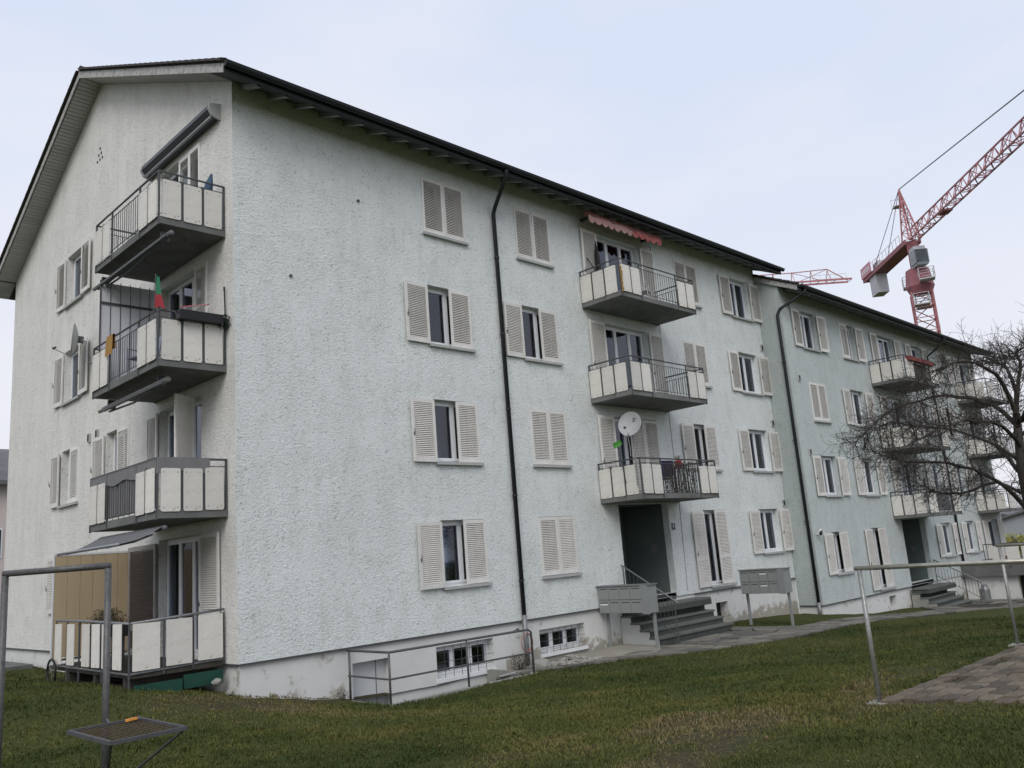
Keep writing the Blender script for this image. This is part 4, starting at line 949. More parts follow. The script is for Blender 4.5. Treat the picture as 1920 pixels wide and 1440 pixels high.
shrub((1.95, -.25, T(1.95, -.25)), .12, .16, 120, (.045, .05, .025), 'tuft of weeds at the wall left of the safety railing', 'weeds', .016, 'weed_tuft')

def plate(loc, w_, h_, txt, ts, matp, matt, label, rz=0):
    R = E('house_number_plate', loc, label, 'number plate', rz=rz)
    O('plate', MB().box(-w_ / 2, w_ / 2, -.012, 0, -h_ / 2, h_ / 2).mesh('plate', matp), R)
    cu = bpy.data.curves.new('number', 'FONT'); cu.body = txt; cu.size = ts; cu.align_x = 'CENTER'; cu.align_y = 'CENTER'; cu.extrude = .001; cu.materials.append(matt)
    tmp = bpy.data.objects.new('number', cu); me = bpy.data.meshes.new_from_object(tmp); bpy.data.objects.remove(tmp)
    o = bpy.data.objects.new('number', me); COL.objects.link(o); o.parent = R; o.location = (0, -.0135, 0); o.rotation_euler = (math.pi / 2, 0, 0)
plate((13.56, -.001, 1.96), .17, .19, '9', .17, M_STEEL, M_WHITE, 'small dark house number plate beside the first entrance')

# ------------------------------------------------------------------ awnings
AW = E('cassette_awning', (0, .5, 10.6), 'closed grey cassette awning on the gable above the top balcony', 'awning', rz=-math.pi / 2)
c = MB(); poly = [(-.0, .0), (-.20, .06), (-.27, .19), (-.235, .32), (0, .36)]
def yprism(m, poly, x0, x1, mi=0):
    n = len(poly); k = len(m.v); m.v += [(x0, a, b) for a, b in poly] + [(x1, a, b) for a, b in poly]
    m.f.append(tuple(k + i for i in range(n))[::-1]); m.mi.append(mi); m.f.append(tuple(k + n + i for i in range(n))); m.mi.append(mi)
    for i in range(n): j = (i + 1) % n; m.f.append((k + i, k + j, k + n + j, k + n + i)); m.mi.append(mi)
    return m
O('cassette', yprism(MB(), [(-.0, .06), (-.17, .09), (-.25, .20), (-.22, .32), (0, .345)], -3.42, -.02).mesh('cassette', mat('dark_grey_cassette', (.060, .064, .072), .4, .1, 3, metal=.3)), AW)
for x in (-3.46, -.02): O('end_cap', yprism(MB(), poly, x, x + .045).mesh('end_cap', mat('light_grey_cap', (.42, .43, .44), .5)), AW)
O('front_bar', MB().tube([(-3.4, -.17, .055), (-.06, -.17, .055)], .03, 8).mesh('front_bar', mat('pale_front_bar', (.30, .31, .33), .4, metal=.4), True), AW)
def roller(loc, w_, label, arms=True, rz=-math.pi / 2, matc=None, out=.0):
    R = E('roller_awning', loc, label, 'awning', 'rolled awnings under the gable balconies', rz=rz)
    O('roller', MB().tube([(0, 0, 0), (w_, 0, 0)], .055, 8).mesh('roller', matc or M_GREYCLOTH, True), R)
    O('front_bar', MB().box(0, w_, -.12, -.07, -.09, -.04).mesh('front_bar', M_STEEL), R)
    for x in (.35, w_ - .35): O('bracket', MB().box(x - .03, x + .03, -.05, .1, -.06, .13).mesh('bracket', M_STEEL), R)
    if arms: O('folding_arm', MB().tube([(.25, .02, -.09), (w_ * .5, .0, -.15), (w_ - .3, -.06, -.08)], .022, 6).mesh('folding_arm', M_STEEL), R)
roller((-1.12, 3.95, 7.83), 3.75, 'dark rolled awning hanging under the top gable balcony')
roller((-1.02, 3.75, 5.13), 3.2, 'pale grey rolled awning hanging under the middle gable balcony', matc=mat('pale_awning_roll', (.30, .30, .29), .8, .15, 4))
GA = E('extended_awning', (-1.15, 3.4, 2.43), 'half opened dark grey cloth awning over the ground floor terrace', 'awning', rz=-math.pi / 2)
O('roller', MB().tube([(0, 0, 0), (3.05, 0, 0)], .045, 8).mesh('roller', M_GREYCLOTH, True), GA)
cl = MB(); n = 24; m_ = 8
for i in range(n + 1):
    for j in range(m_ + 1):
        t = j / m_; x = 3.05 * i / n; cl.v.append((x, -.05 - .72 * t, .02 - .27 * t - .05 * math.sin(math.pi * t) + .008 * math.sin(x * 9) * t))
for i in range(n):
    for j in range(m_): k = i * (m_ + 1) + j; cl.f.append((k, k + 1, k + m_ + 2, k + m_ + 1)); cl.mi.append(0)
for i in range(n):
    x = 3.05 * i / n; x2 = 3.05 * (i + 1) / n; cl.quad((x, -.785, -.26), (x2, -.785, -.26), (x2, -.79, -.285), (x, -.79, -.285))
O('cloth', cl.mesh('cloth', M_GREYCLOTH), GA)
O('front_bar', MB().tube([(-.02, -.78, -.25), (3.07, -.78, -.25)], .024, 6).mesh('front_bar', mat('pale_front_bar', (.3, .31, .33), .4), True), GA)
for x in (.45, 2.5): O('folding_arm', MB().tube([(x, 0, -.08), (x + .25, -.4, -.2), (x - .05, -.76, -.27)], .02, 6).mesh('folding_arm', M_GALV), GA)
RA = E('striped_awning', (10.38, -.5, 10.62), 'faded red awning with scalloped valance under the eaves of the first block', 'awning')
M_RED = mat('faded_red_cloth', (.42, .10, .095), .9, .25, 6, col2=(.52, .22, .20), thr=(.35, .6)); M_PINK = mat('faded_pink_cloth', (.58, .34, .32), .9, .2, 9)
O('roller', MB().tube([(0, .05, .16), (3.5, .05, .16)], .06, 8).mesh('roller', M_RED, True), RA); O('front_bar', MB().box(-.03, 3.53, -.03, .02, .085, .125).mesh('front_bar', M_STEEL), RA)
for i in range(12):
    m = MB(); a = 3.5 * i / 12; b = 3.5 * (i + 1) / 12; P = [(a, .10)] + [(a + (b - a) * t / 8, -.02 - .10 * math.sin(math.pi * t / 8) ** .7) for t in range(9)] + [(b, .10)]
    n = len(P); ft = [(x, -.035 + .012 * math.sin(x * 7), z) for x, z in P]; m.add(ft + [(x, y + .003, z) for x, y, z in ft], [tuple(range(n)), tuple(range(n, 2 * n))[::-1]])
    O('valance_scallop', m.mesh('valance_scallop', M_PINK if i < 7 else M_RED), RA)
for x in (.3, 3.2): O('bracket', MB().box(x - .03, x + .03, 0, .5, .12, .2).mesh('bracket', M_STEEL), RA)

# ------------------------------------------------------------------ satellite dishes
M_DISH = mat('pale_dish_paint', (.38, .39, .40), .55, .15, 5); M_DISHB = mat('dish_back', (.42, .43, .44), .5)
def dish(loc, nrm, r, mast, label, marks=False, lnbup=-1):
    R = E('satellite_dish', loc, label, 'satellite dish')
    nrm = Vector(nrm).normalized(); side = Vector((0, 0, 1)).cross(nrm).normalized(); up = nrm.cross(side)
    f = lambda a, b, c: tuple(side * a + up * b + nrm * c)
    m = MB(); rings = 6; seg = 28; m.v.append(f(0, 0, 0))
    for i in range(1, rings + 1):
        q = r * i / rings
        for j in range(seg): t = 2 * math.pi * j / seg; m.v.append(f(q * math.cos(t) * .93, q * math.sin(t), .28 * q * q / r))
    for j in range(seg): m.f.append((0, 1 + j, 1 + (j + 1) % seg)); m.mi.append(0)
    for i in range(rings - 1):
        for j in range(seg): a = 1 + i * seg + j; b = 1 + i * seg + (j + 1) % seg; m.f.append((a, a + seg, b + seg, b)); m.mi.append(0)
    n0 = len(m.v); m.v += [tuple(Vector(v) - nrm * .015) for v in m.v[:n0]]; m.f += [tuple(i + n0 for i in q)[::-1] for q in m.f[:]]; m.mi += [1] * (len(m.f) // 2)
    O('reflector', m.mesh('reflector', [M_DISH, M_DISHB], True), R)
    O('rim', MB().tube([f(r * math.cos(t) * .93, r * math.sin(t), .28 * r) for t in [2 * math.pi * j / 28 for j in range(29)]], .008, 4, cap=False).mesh('rim', M_DISHB), R)
    O('feed_arm', MB().tube([f(0, lnbup * r * .9, .0), f(0, lnbup * r * 1.12, .12), f(0, lnbup * r * .75, r * 1.25)], .012, 5).mesh('feed_arm', M_GALV), R)
    O('receiver', MB().tube([f(0, lnbup * r * .75, r * 1.32), f(0, lnbup * r * .62, r * 1.12)], [.035, .022], 8).mesh('receiver', M_STEEL), R)
    O('mast', MB().tube([tuple(Vector(p) - Vector(loc)) for p in mast], .022, 6).box(*(0, 0, 0, 0, 0, 0)).mesh('mast', M_GALV), R)
    O('clamp', MB().obox(f(0, 0, -.07), tuple(side * .05), tuple(up * .08), tuple(nrm * .06)).mesh('clamp', M_STEEL), R)
    if marks:
        for a, b, w_, h_ in ((-.10, .16, .035, .03), (-.16, .17, .012, .035), (-.13, .09, .085, .012)):
            O('printed_mark', MB().obox(f(-a * 1.0, b, .28 * (a * a + b * b) / r + .004), tuple(side * w_), tuple(up * h_), tuple(nrm * .001)).mesh('printed_mark', M_STEEL), R)
    O('cable', MB().tube([f(0, lnbup * r * .75, r * 1.2), f(.1, lnbup * r * 1.4, .5), f(.05, lnbup * r * 2.0, .2), f(.0, lnbup * r * 2.6, .0)], .006, 4).mesh('cable', M_WHITE), R)
    return R
dish((10.22, -1.36, 4.56), (-.93, -.28, .28), .33, [(10.30, -1.32, 3.0), (10.30, -1.32, 4.35), (10.30, -1.29, 4.52)], 'pale grey satellite dish with printed mark, on the lowest front balcony of the first block', True)
dish((-.40, 7.45, 7.60), (-.95, .33, .08), .40, [(-.02, 7.05, 6.9), (-.28, 7.10, 6.95), (-.30, 7.16, 7.5), (-.36, 7.30, 7.55)], 'satellite dish seen edge on, fixed to the gable wall beside a shutter')

# ------------------------------------------------------------------ things on the balconies
def simple(name, loc, label, cat, parts, rz=0):
    R = E(name, loc, label, cat, rz=rz)
    for nm, mb, mt in parts: O(nm, mb.mesh(nm, mt), R)
    return R
# top gable balcony: folded blue parasol, reed screen behind the bars
M_BLUE = mat('faded_blue_cloth', (.07, .12, .19), .9, .3, 8)
simple('folded_parasol', (-.42, .55, 8.2), 'folded dusty blue parasol leaning in the top gable balcony corner', 'parasol',
       [('pole', MB().tube([(0, 0, 0), (.22, -.08, 1.15)], .016, 6), M_GALV), ('canopy', MB().tube([(.06, -.02, .35), (.12, -.05, .6), (.17, -.06, .95), (.21, -.08, 1.16)], [.05, .10, .075, .02], 7), M_BLUE)])
simple('drying_frame', (-.95, 2.5, 8.2), 'low dark garden frame standing behind the top gable balcony bars', 'garden frame',
       [('legs', MB().tube([(0, 0, 0), (.3, -.4, .7)], .012, 5).tube([(.3, 0, 0), (0, -.4, .7)], .012, 5).tube([(0, .4, 0), (.3, .4, .7)], .012, 5), M_STEEL), ('rungs', MB().tube([(0, .4, .35), (0, -.5, .35)], .009, 5).tube([(.3, .4, .7), (.3, -.5, .7)], .009, 5).tube([(.1, .4, .5), (.1, -.5, .5)], .009, 5), M_STEEL)])
# middle gable balcony
GP = E('glass_partition', (-.62, 3.52, 5.46), 'tall translucent striped wind screen at the far end of the middle gable balcony', 'wind screen')
M_FROST = mat('frosted_grey_panel', (.66, .67, .72), .6, .1, 1.5)
for i in range(6): O('screen_panel', MB().box(-.60 + i * .204, -.60 + i * .204 + .196, -.005, .005, .02, 2.36).mesh('screen_panel', M_FROST), GP)
for i in range(7): O('upright', MB().tube([(-.602 + i * .204, -.012, 0), (-.602 + i * .204, -.012, 2.4)], .008 if i % 6 else .016, 4).mesh('upright', M_STEEL), GP)
O('crossbar', MB().box(-.6, .62, -.03, -.015, 1.88, 1.93).mesh('crossbar', M_STEEL), GP)
FL = E('flag', (-1.36, .42, 6.2), 'small green and red flag drooping from a pole at the middle gable balcony corner', 'flag')
O('pole', MB().tube([(0, 0, 0), (.03, -.03, .85)], .008, 5).mesh('pole', M_STEEL), FL)
fm = MB(); n = 10
for i in range(n + 1):
    for j in range(13):
        u = i / n; v = j / 12; fm.v.append((.02 + .03 * (1 - v) + u * (.04 + .08 * v ** 1.4), -.02 - u * (.05 + .12 * v ** 1.4), .82 - v * (.60) - .05 * u + .02 * math.sin(u * 9 + v * 3)))
for i in range(n):
    for j in range(12): k = i * 13 + j; fm.f.append((k, k + 1, k + 14, k + 13)); fm.mi.append(0 if j < 7 else 1)
O('cloth', fm.mesh('cloth', [mat('flag_green', (.03, .16, .09), .85), mat('flag_red', (.28, .03, .04), .85)], True), FL)
simple('planter_box', (-.56, .25, 6.2), 'long black planter box on the rail of the middle gable balcony', 'planter',
       [('trough', MB().box(-.42, .42, -.10, .08, 0, .17), M_BLACK), ('soil', MB().box(-.40, .40, -.085, .065, .17, .18), M_SOIL)])
shrub((-.08, .24, 6.12), .13, .26, 240, (.035, .06, .035), 'dark green pot plant hanging at the wall end of the middle gable balcony', 'plant', .028, 'pot_plant')
simple('clothes_rack', (-.35, .75, 5.46), 'white and red folding clothes rack behind the black planter', 'clothes rack',
       [('frame', MB().tube([(-.25, 0, 0), (.25, .1, 1.3)], .009, 5).tube([(.25, .0, 0), (-.25, .1, 1.2)], .009, 5).tube([(-.25, .4, 0), (.25, .5, 1.3)], .009, 5), M_WHITE), ('top_bar', MB().tube([(-.3, .1, 1.18), (.25, .1, 1.32)], .016, 5), M_RED)]
       + [('wire', MB().tube([(-.25 + .07 * i, .0, 1.17 + .02 * i), (-.25 + .07 * i, .5, 1.17 + .02 * i)], .004, 4), M_WHITE) for i in range(7)])
simple('broom_handle', (-.03, .3, 6.2), 'thin black stick standing upright at the wall end of the middle balcony', 'stick', [('shaft', MB().tube([(0, 0, 0), (-.02, .0, .78)], .014, 6), M_BLACK), ('grip', MB().tube([(-.02, 0, .70), (-.02, 0, .79)], .019, 6), M_BLACK)])
tw = MB(); n = 8
for sgn in (-1, 1):
    for i in range(n):
        a = -.17 + .34 * i / n; b = -.17 + .34 * (i + 1) / n; y = .024 * sgn; L_ = .38 if sgn < 0 else .26
        tw.quad((y - .004 * sgn, a, .02), (y, b, .02), (y * 1.6 + .01 * math.sin(b * 25), b, -L_), (y * 1.6 + .01 * math.sin(a * 25), a, -L_)) if False else tw.add([(y, a, .022), (y, b, .022), (y * 1.5 + .01 * math.sin(b * 25), b + .02, -L_), (y * 1.5 + .01 * math.sin(a * 25), a + .02, -L_)], [(0, 1, 2, 3)])
tw.quad((-.024, -.17, .022), (.024, -.17, .022), (.024, .17, .022), (-.024, .17, .022))
O('towel', tw.mesh('towel', mat('mustard_terry', (.38, .22, .07), .95, .25, 12, .5, 120, .004)), None, (-1.335, 2.55, 6.37), label='mustard yellow towel hung over the middle gable balcony rail', cat='towel')
def chair(loc, col, label, rz=0, name='garden_chair', scale=1.0):
    R = E(name, loc, label, 'chair', rz=rz); m = mat(name + '_' + label.split()[0], col, .6, .1, 5)
    O('seat', MB().box(-.22, .22, -.22, .22, .41, .44).mesh('seat', m), R); O('backrest', MB().obox((0, .23, .68), (.22, 0, 0), (0, .012, 0), (0, .04, .22)).mesh('backrest', m), R)
    for x in (-.2, .2):
        for y in (-.2, .2): O('leg', MB().tube([(x, y, 0), (x, y, .41)], .014, 5).mesh('leg', m), R)
        O('armrest', MB().tube([(x, -.2, .41), (x, -.2, .62), (x, .24, .62)], .014, 5).mesh('armrest', m), R)
chair((-.85, 2.15, 5.46), (.22, .25, .33), 'blue grey garden chair with cushion behind the middle balcony bars', -1.2)
chair((12.25, -.75, 8.24), (.60, .60, .58), 'white garden chair behind the bars of the top front balcony', .4)
chair((12.0, -.9, 2.8), (.045, .035, .11), 'dark purple chair back rising above the lowest front balcony rail', 2.9)
simple('leaning_pole', (10.72, -.2, 8.24), 'black pole leaning against the open shutter of the top front balcony', 'pole', [('shaft', MB().tube([(.22, -.5, .0), (-.05, .05, 1.3)], .015, 6), M_BLACK), ('tip', MB().tube([(-.05, .05, 1.28), (-.065, .08, 1.36)], .02, 6), M_BLACK)])
simple('folded_parasol', (11.1, -.15, 8.24), 'folded black parasol standing by the top front balcony door', 'parasol', [('canopy', MB().tube([(0, 0, .3), (0, 0, .7), (-.02, 0, 1.45), (-.03, 0, 1.9)], [.03, .1, .08, .02], 7), M_BLACK), ('pole', MB().tube([(0, 0, 0), (-.03, 0, 1.95)], .016, 6), M_STEEL)])
rs = MB(); 
for i in range(26): z = .1 + i * .028; rs.obox((random.uniform(-.02, .02), random.uniform(-.015, .015), z), (.022, 0, 0), (0, .01, 0), (.01, 0, .02))
O('ribbon', rs.mesh('ribbon', mat('ochre_ribbon', (.42, .24, .05), .8, .3, 20)), None, (10.37, -1.46, 8.10), label='ochre ribbon wound round the corner post of the top front balcony', cat='ribbon')
simple('push_broom', (10.30, -.95, 3.1), 'broom with bright green head tied to the lowest front balcony rail', 'broom', [('handle', MB().tube([(0, 0, 0), (-.17, .0, .95)], .012, 6), M_STEEL), ('head', MB().obox((-.19, 0, .99), (.14, 0, .055), (0, .03, 0), (-.012, 0, .035)), mat('green_plastic', (.10, .36, .06), .5)), ('bristles', MB().obox((-.21, 0, 1.05), (.135, 0, .053), (0, .025, 0), (-.01, 0, .03)), mat('green_bristle', (.08, .28, .06), .9, .3, 60))])
simple('flower_pot', (12.55, -1.1, 3.52), 'red flower pot with dry stems on the lowest front balcony', 'flower pot', [('pot', MB().tube([(0, 0, 0), (0, 0, .2)], [.075, .115], 10), mat('red_glaze', (.30, .05, .05), .4)), ('stems', (lambda m: [m.tube([(0, 0, .18), (random.uniform(-.1, .1), random.uniform(-.1, .1), .34)], .005, 3) for _ in range(12)] and m)(MB()), mat('brown_stem', (.06, .045, .035), .9))])
sh = MB()
for i in range(12):
    sh.box(0, 0, 0, 0, 0, 0) if False else None
simple('plant_stand', (12.55, -1.1, 2.81), 'dark stand carrying the red flower pot', 'stand', [('shelf', MB().box(-.15, .15, -.12, .12, .68, .71), M_STEEL), ('legs', MB().tube([(-.12, -.1, 0), (-.12, -.1, .68)], .01, 4).tube([(.12, .1, 0), (.12, .1, .68)], .01, 4).tube([(.12, -.1, 0), (.12, -.1, .68)], .01, 4).tube([(-.12, .1, 0), (-.12, .1, .68)], .01, 4), M_STEEL)])
iv = MB(); ist = MB()
for i in range(900):
    x = random.uniform(0, 1.55); z = random.uniform(.05, .92) ; u = Vector((random.gauss(0, 1), random.gauss(0, .4), random.gauss(0, 1))).normalized() * .028; v = Vector((random.gauss(0, 1), random.gauss(0, .4), random.gauss(0, 1))).normalized() * .018
    if abs(x - 1.22) < .035 and z < .8: continue
    p = Vector((x, random.uniform(-.03, .05), z)); iv.quad(tuple(p - u), tuple(p + v), tuple(p + u), tuple(p - v))
for i in range(30):
    x = .03 + i * .052; ist.tube([(x, 0, .02), (x + random.uniform(-.04, .04), .01, .45), (x + random.uniform(-.06, .06), 0, .9)], .008, 4)
HP = E('dead_climber', (11.42, -1.37, 2.72), 'tangle of dark dead climbing plant on the lowest front balcony bars', 'climbing plant')
O('leaves', iv.mesh('leaves', mat('withered_leaf', (.055, .045, .045), .9, .4, 30)), HP); O('stems', ist.mesh('stems', mat('brown_stem', (.06, .045, .035), .9)), HP)
# red flower boxes on the second block's top balcony
FB = E('flower_box_row', (27.9, -2.33, 8.02), 'row of dull red flower boxes on the top rail of the second block balcony', 'flower boxes')
M_RBOX = mat('dull_red_box', (.22, .055, .05), .8, .3, 6)
for i in range(3): O('flower_box', MB().box(i * .93, i * .93 + .88, -.1, .07, 0, .17).mesh('flower_box', M_RBOX), FB)
O('wood_panel_set', MB().box(28.72, 30.1, -2.235, -2.215, 7.32, 8.0).mesh('reed_mat', mat('brown_reed', (.12, .085, .065), .9, .4, 20, stretch=(6, 1, 1))), None, label='brown reed mat tied inside the second block top balcony', cat='reed mat').name = 'reed_mat'
O('grey_blind', MB().box(28.7, 30.1, -2.25, -2.23, 1.95, 2.62).mesh('wind_cloth', M_SCREEN), None, label='grey wind cloth stretched inside the lowest balcony of the second block', cat='wind cloth').name = 'wind_cloth'
# security camera on the second block corner
simple('security_camera', (20.78, -.85, 1.42), 'small black and white camera on the wall beside the second block downpipe', 'camera', [('bracket', MB().box(-.03, .03, -.1, 0, -.03, .03), M_WHITE), ('housing', MB().tube([(.1, -.12, .06), (-.12, -.2, -.02)], .05, 8), M_BLACK), ('lamp', MB().tube([(.02, -.1, .06), (.06, -.16, .16)], .035, 6), M_WHITE)])

# ------------------------------------------------------------------ ground floor terrace at the gable
TR = E('terrace', (-.85, 2.4, 0), 'small ground floor terrace with cream boards fixed to a pipe railing at the gable', 'terrace', rz=0)
Q = lambda *p: rel(TR, p)
O('deck', MB().box(-.78, .80, -1.94, 2.4, -.02, .05).mesh('deck', mat('dark_deck', (.07, .065, .055), .9, .4, 5)), TR)
for yy in (-1.6, -.2, 1.2): O('deck_joist', MB().box(-.76, .78, yy, yy + .12, -.22, -.02).mesh('deck_joist', mat('dark_deck', (.07, .065, .055), .9)), TR)
O('handrail', MB().tube(Q((-.03, .46, .95), (-1.70, .43, .87), (-1.72, 2.6, .92), (-1.72, 4.05, .93)), .024, 7).mesh('handrail', M_GALV, True), TR)
O('bottom_rail', MB().tube(Q((-.03, .46, .10), (-1.70, .43, .06), (-1.72, 4.05, .09)), .017, 6).mesh('bottom_rail', M_GALV), TR)
for px, py in ((-.04, .46), (-1.7, .43), (-1.72, 1.6), (-1.72, 2.75), (-1.72, 3.4), (-1.72, 4.05), (-.6, .45), (-1.12, .44)): O('post', MB().tube(Q((px, py, -.28 if px < -1.5 else .0), (px, py, .9)), .018, 6).mesh('post', M_STEEL), TR)
for i in range(3):
    a = -.06 - i * .56; O('panel', MB().rpanel(0, .45, 0, .76, -.007, .007, .012).mesh('panel', M_PANEL), TR, tuple(Vector((a - .47, .415 - .0 * i, .125 - .012 * i)) - TR.location), -.01)
for i, y in enumerate((.62, 1.12, 1.62, 2.12, 2.92, 3.62)):
    O('panel', MB().rpanel(0, .38, 0, .74, -.007, .007, .012).mesh('panel', M_PANEL), TR, tuple(Vector((-1.755, y + .38, .13)) - TR.location), -math.pi / 2, rot=(0, random.uniform(-.015, .015), -math.pi / 2))
O('green_board', MB().box(.05, .75, -2.03, -1.99, -.30, -.07).mesh('green_board', mat('dark_green_board', (.012, .065, .045), .6, .2, 4)), TR); O('green_board', MB().box(-.78, .02, -2.04, -2.0, -.34, -.12).mesh('green_board', mat('dark_green_board', (.012, .065, .045), .6)), TR)
WP = E('board_partition', (-.6, 4.92, .06), 'ochre vertical board partition closing the far end of the ground floor terrace', 'partition')
M_OCHRE = mat('ochre_board', (.50, .40, .26), .85, .15, 3, stretch=(1, 1, .2))
for i in range(6): O('board', MB().box(-.93 + i * .252, -.93 + i * .252 + .244, -.012, .012, .10 - .01 * i, 2.14).mesh('board', M_OCHRE), WP)
O('frame', MB().box(-.96, .6, -.02, .02, 2.14, 2.18).box(-.96, -.93, -.02, .02, 0, 2.14).mesh('frame', M_WHITE), WP)
O('batten', MB().box(-.93, .58, -.016, .0, .04, .08).mesh('batten', mat('brown_stem', (.06, .045, .035), .9)), WP)
PL = E('heather_trough', (-1.25, 2.7, .05), 'trough of withered reddish heather behind the terrace railing', 'planter')
O('trough', MB().box(-.12, .12, -.75, .75, .55, .75).mesh('trough', M_BLACK), PL); O('trough_stand', MB().box(-.1, .1, -.6, -.5, 0, .55).box(-.1, .1, .5, .6, 0, .55).mesh('trough_stand', M_STEEL), PL)
he = MB()
for i in range(1500):
    y = random.gauss(0, .38); z = .76 + random.random() * .30 * math.exp(-(y / .6) ** 2); x = random.gauss(0, .1); u = Vector([random.gauss(0, 1) for _ in range(3)]).normalized() * .022; v = Vector([random.gauss(0, 1) for _ in range(3)]).normalized() * .010
    p = Vector((x, y, z)); he.quad(tuple(p - u), tuple(p + v), tuple(p + u), tuple(p - v))
O('foliage', he.mesh('foliage', mat('withered_heather', (.085, .06, .04), .95, .5, 20, col2=(.05, .055, .03))), PL)
tube_t = lambda R_, r_, n1=20, n2=6: MB().tube([(0, R_ * math.cos(t), R_ * math.sin(t)) for t in [2 * math.pi * i / n1 for i in range(n1 + 1)]], r_, n2, cap=False)
WH_ = E('garden_hoop', (-1.82, 3.95, -.02), 'old bicycle wheel leaning against the terrace railing', 'wheel'); O('tyre', tube_t(.24, .022).mesh('tyre', M_BLACK, True), WH_)
O('spokes', (lambda m: [m.tube([(0, 0, 0), (0, .23 * math.cos(i * .7), .23 * math.sin(i * .7))], .003, 3) for i in range(9)] and m)(MB()).mesh('spokes', M_GALV), WH_)
me = rock(.085, 5, .7, 2); me.materials.append(M_CONC); O('stone', me, None, (-.3, .2, -.25), label='pale stone lying under the terrace corner by the wall', cat='stone')
me = rock(.07, 8, .8, 2); me.materials.append(M_RUB); O('stone', me, None, (-.22, -.12, -.42), label='small white broken stone at the gable corner foot', cat='stone')
st_ = MB(); st_.box(-.5, .5, -1.6, 1.6, -.3, .06); O('stone_kerb', st_.mesh('stone_kerb', M_STEP), None, (-.75, 12.3, T(-.75, 12.3)), label='low dark stone edging at the far foot of the gable', cat='kerb')

# ------------------------------------------------------------------ carpet frame with folding mesh shelf (left)
CF = E('carpet_frame', (-4.9, -6.5, -.32), 'grey goalpost shaped carpet beating frame standing in front of the gable', 'carpet frame')
Q = lambda *p: rel(CF, p); pr_ = .0275
O('post', MB().tube(Q((-4.615, -6.81, -.5), (-4.615, -6.81, 1.66)), pr_, 12).mesh('post', M_PIPE, True), CF); O('post', MB().tube(Q((-5.215, -6.13, -.5), (-5.215, -6.13, 1.66)), pr_, 12).mesh('post', M_PIPE, True), CF)
O('crossbar', MB().tube(Q((-4.605, -6.82, 1.68), (-5.225, -6.12, 1.68)), pr_, 12).mesh('crossbar', M_PIPE, True), CF)
sh_ = MB(); c1, c2, c3, c4 = (-4.99, -7.13, .45), (-5.0, -8.0, .45), (-4.475, -7.99, .45), (-4.48, -7.19, .45)
c1, c4 = (-5.0, -7.14, .45), (-4.475, -7.14, .45); c2, c3 = (-5.0, -8.01, .45), (-4.475, -8.01, .45)
# shelf carried by the right post
OF = Vector((0, 0, 0))
sf = MB()
for a, b in ((c1, c2), (c2, c3), (c3, c4), (c4, c1)):
    a_, b_ = Vector(a), Vector(b); d_ = (b_ - a_).normalized(); nrm = Vector((-d_.y, d_.x, 0)); cc = (a_ + b_) / 2 - CF.location
    sf.obox(tuple(cc), tuple((b_ - a_) / 2), tuple(nrm * .014), (0, 0, .013))
shelf = O('mesh_shelf', sf.mesh('mesh_shelf', M_STEEL), CF)
gm = MB()
for i in range(1, 14): x = c1[0] + (c4[0] - c1[0]) * i / 14; gm.tube(Q((x, c1[1], .452), (x, c2[1], .452)), .0032, 4)
for i in range(1, 12): y = c1[1] + (c2[1] - c1[1]) * i / 12; gm.tube(Q((c1[0], y, .446), (c4[0], y, .446)), .0032, 4)
O('wire_mesh', gm.mesh('wire_mesh', mat('rusty_wire', (.10, .07, .055), .7, .4, 30)), shelf, kind='stuff')
O('hanger', MB().tube(Q((-4.615, -6.84, .45), (-4.7, -7.14, .45)), .012, 6).mesh('hanger', M_STEEL), shelf)
O('brace', MB().tube(Q(c2, (-4.62, -6.84, -.12)), .012, 6).mesh('brace', M_STEEL), shelf); O('brace', MB().tube(Q(c3, (-4.60, -6.84, -.12)), .012, 6).mesh('brace', M_STEEL), shelf)
BR = E('hand_brush', (-4.58, -7.27, .475), 'small hand brush with orange wooden back lying on the mesh shelf', 'brush', rz=.3)
O('brush_back', MB().rpanel(-.055, .05, -.016, .016, -.008, .008, .015).mesh('brush_back', mat('orange_wood', (.72, .30, .06), .4)), BR, rot=(math.pi / 2, 0, 0)); O('bristles', MB().box(-.05, .045, -.012, .012, -.020, -.0082).mesh('bristles', M_SOIL), BR); O('ferrule', MB().box(.046, .07, -.010, .010, -.006, .007).mesh('ferrule', M_GALV), BR)

# ------------------------------------------------------------------ drying frames on the paved square
def dframe(x, ya, yb, zt, label):
    g1, g2 = T(x, ya), T(x, yb); R = E('drying_frame', (x, ya, g1), label, 'drying frame', 'clothes drying frames on the paved square'); Q = lambda *p: rel(R, p)
    m_ = mat('zinc_pipe', (.34, .345, .33), .42, .3, 14, metal=.55, fine=.15, fscale=30); b_ = mat('worn_bright_bar', (.52, .50, .43), .32, .35, 10, metal=.7)
    for y, g in ((ya, g1), (yb, g2)):
        p = O('post', MB().tube(Q((x, y, g - .1), (x, y, zt)), .025, 10).mesh('post', m_, True), R); O('footing', MB().box(-.13, .13, -.1, .1, g - g1 - .05, g - g1 + .018).mesh('footing', M_CONC), R, (0, y - ya, 0))
    O('crossbar', MB().tube(Q((x, ya + .05, zt + .02), (x, yb - .05, zt + .02)), .025, 12).mesh('crossbar', b_, True), R)
dframe(2.1, -10.3, -12.75, 1.05, 'long metal drying frame on the near edge of the paved square')
dframe(7.52, -10.2, -12.75, 1.05, 'second metal drying frame on the far edge of the paved square')

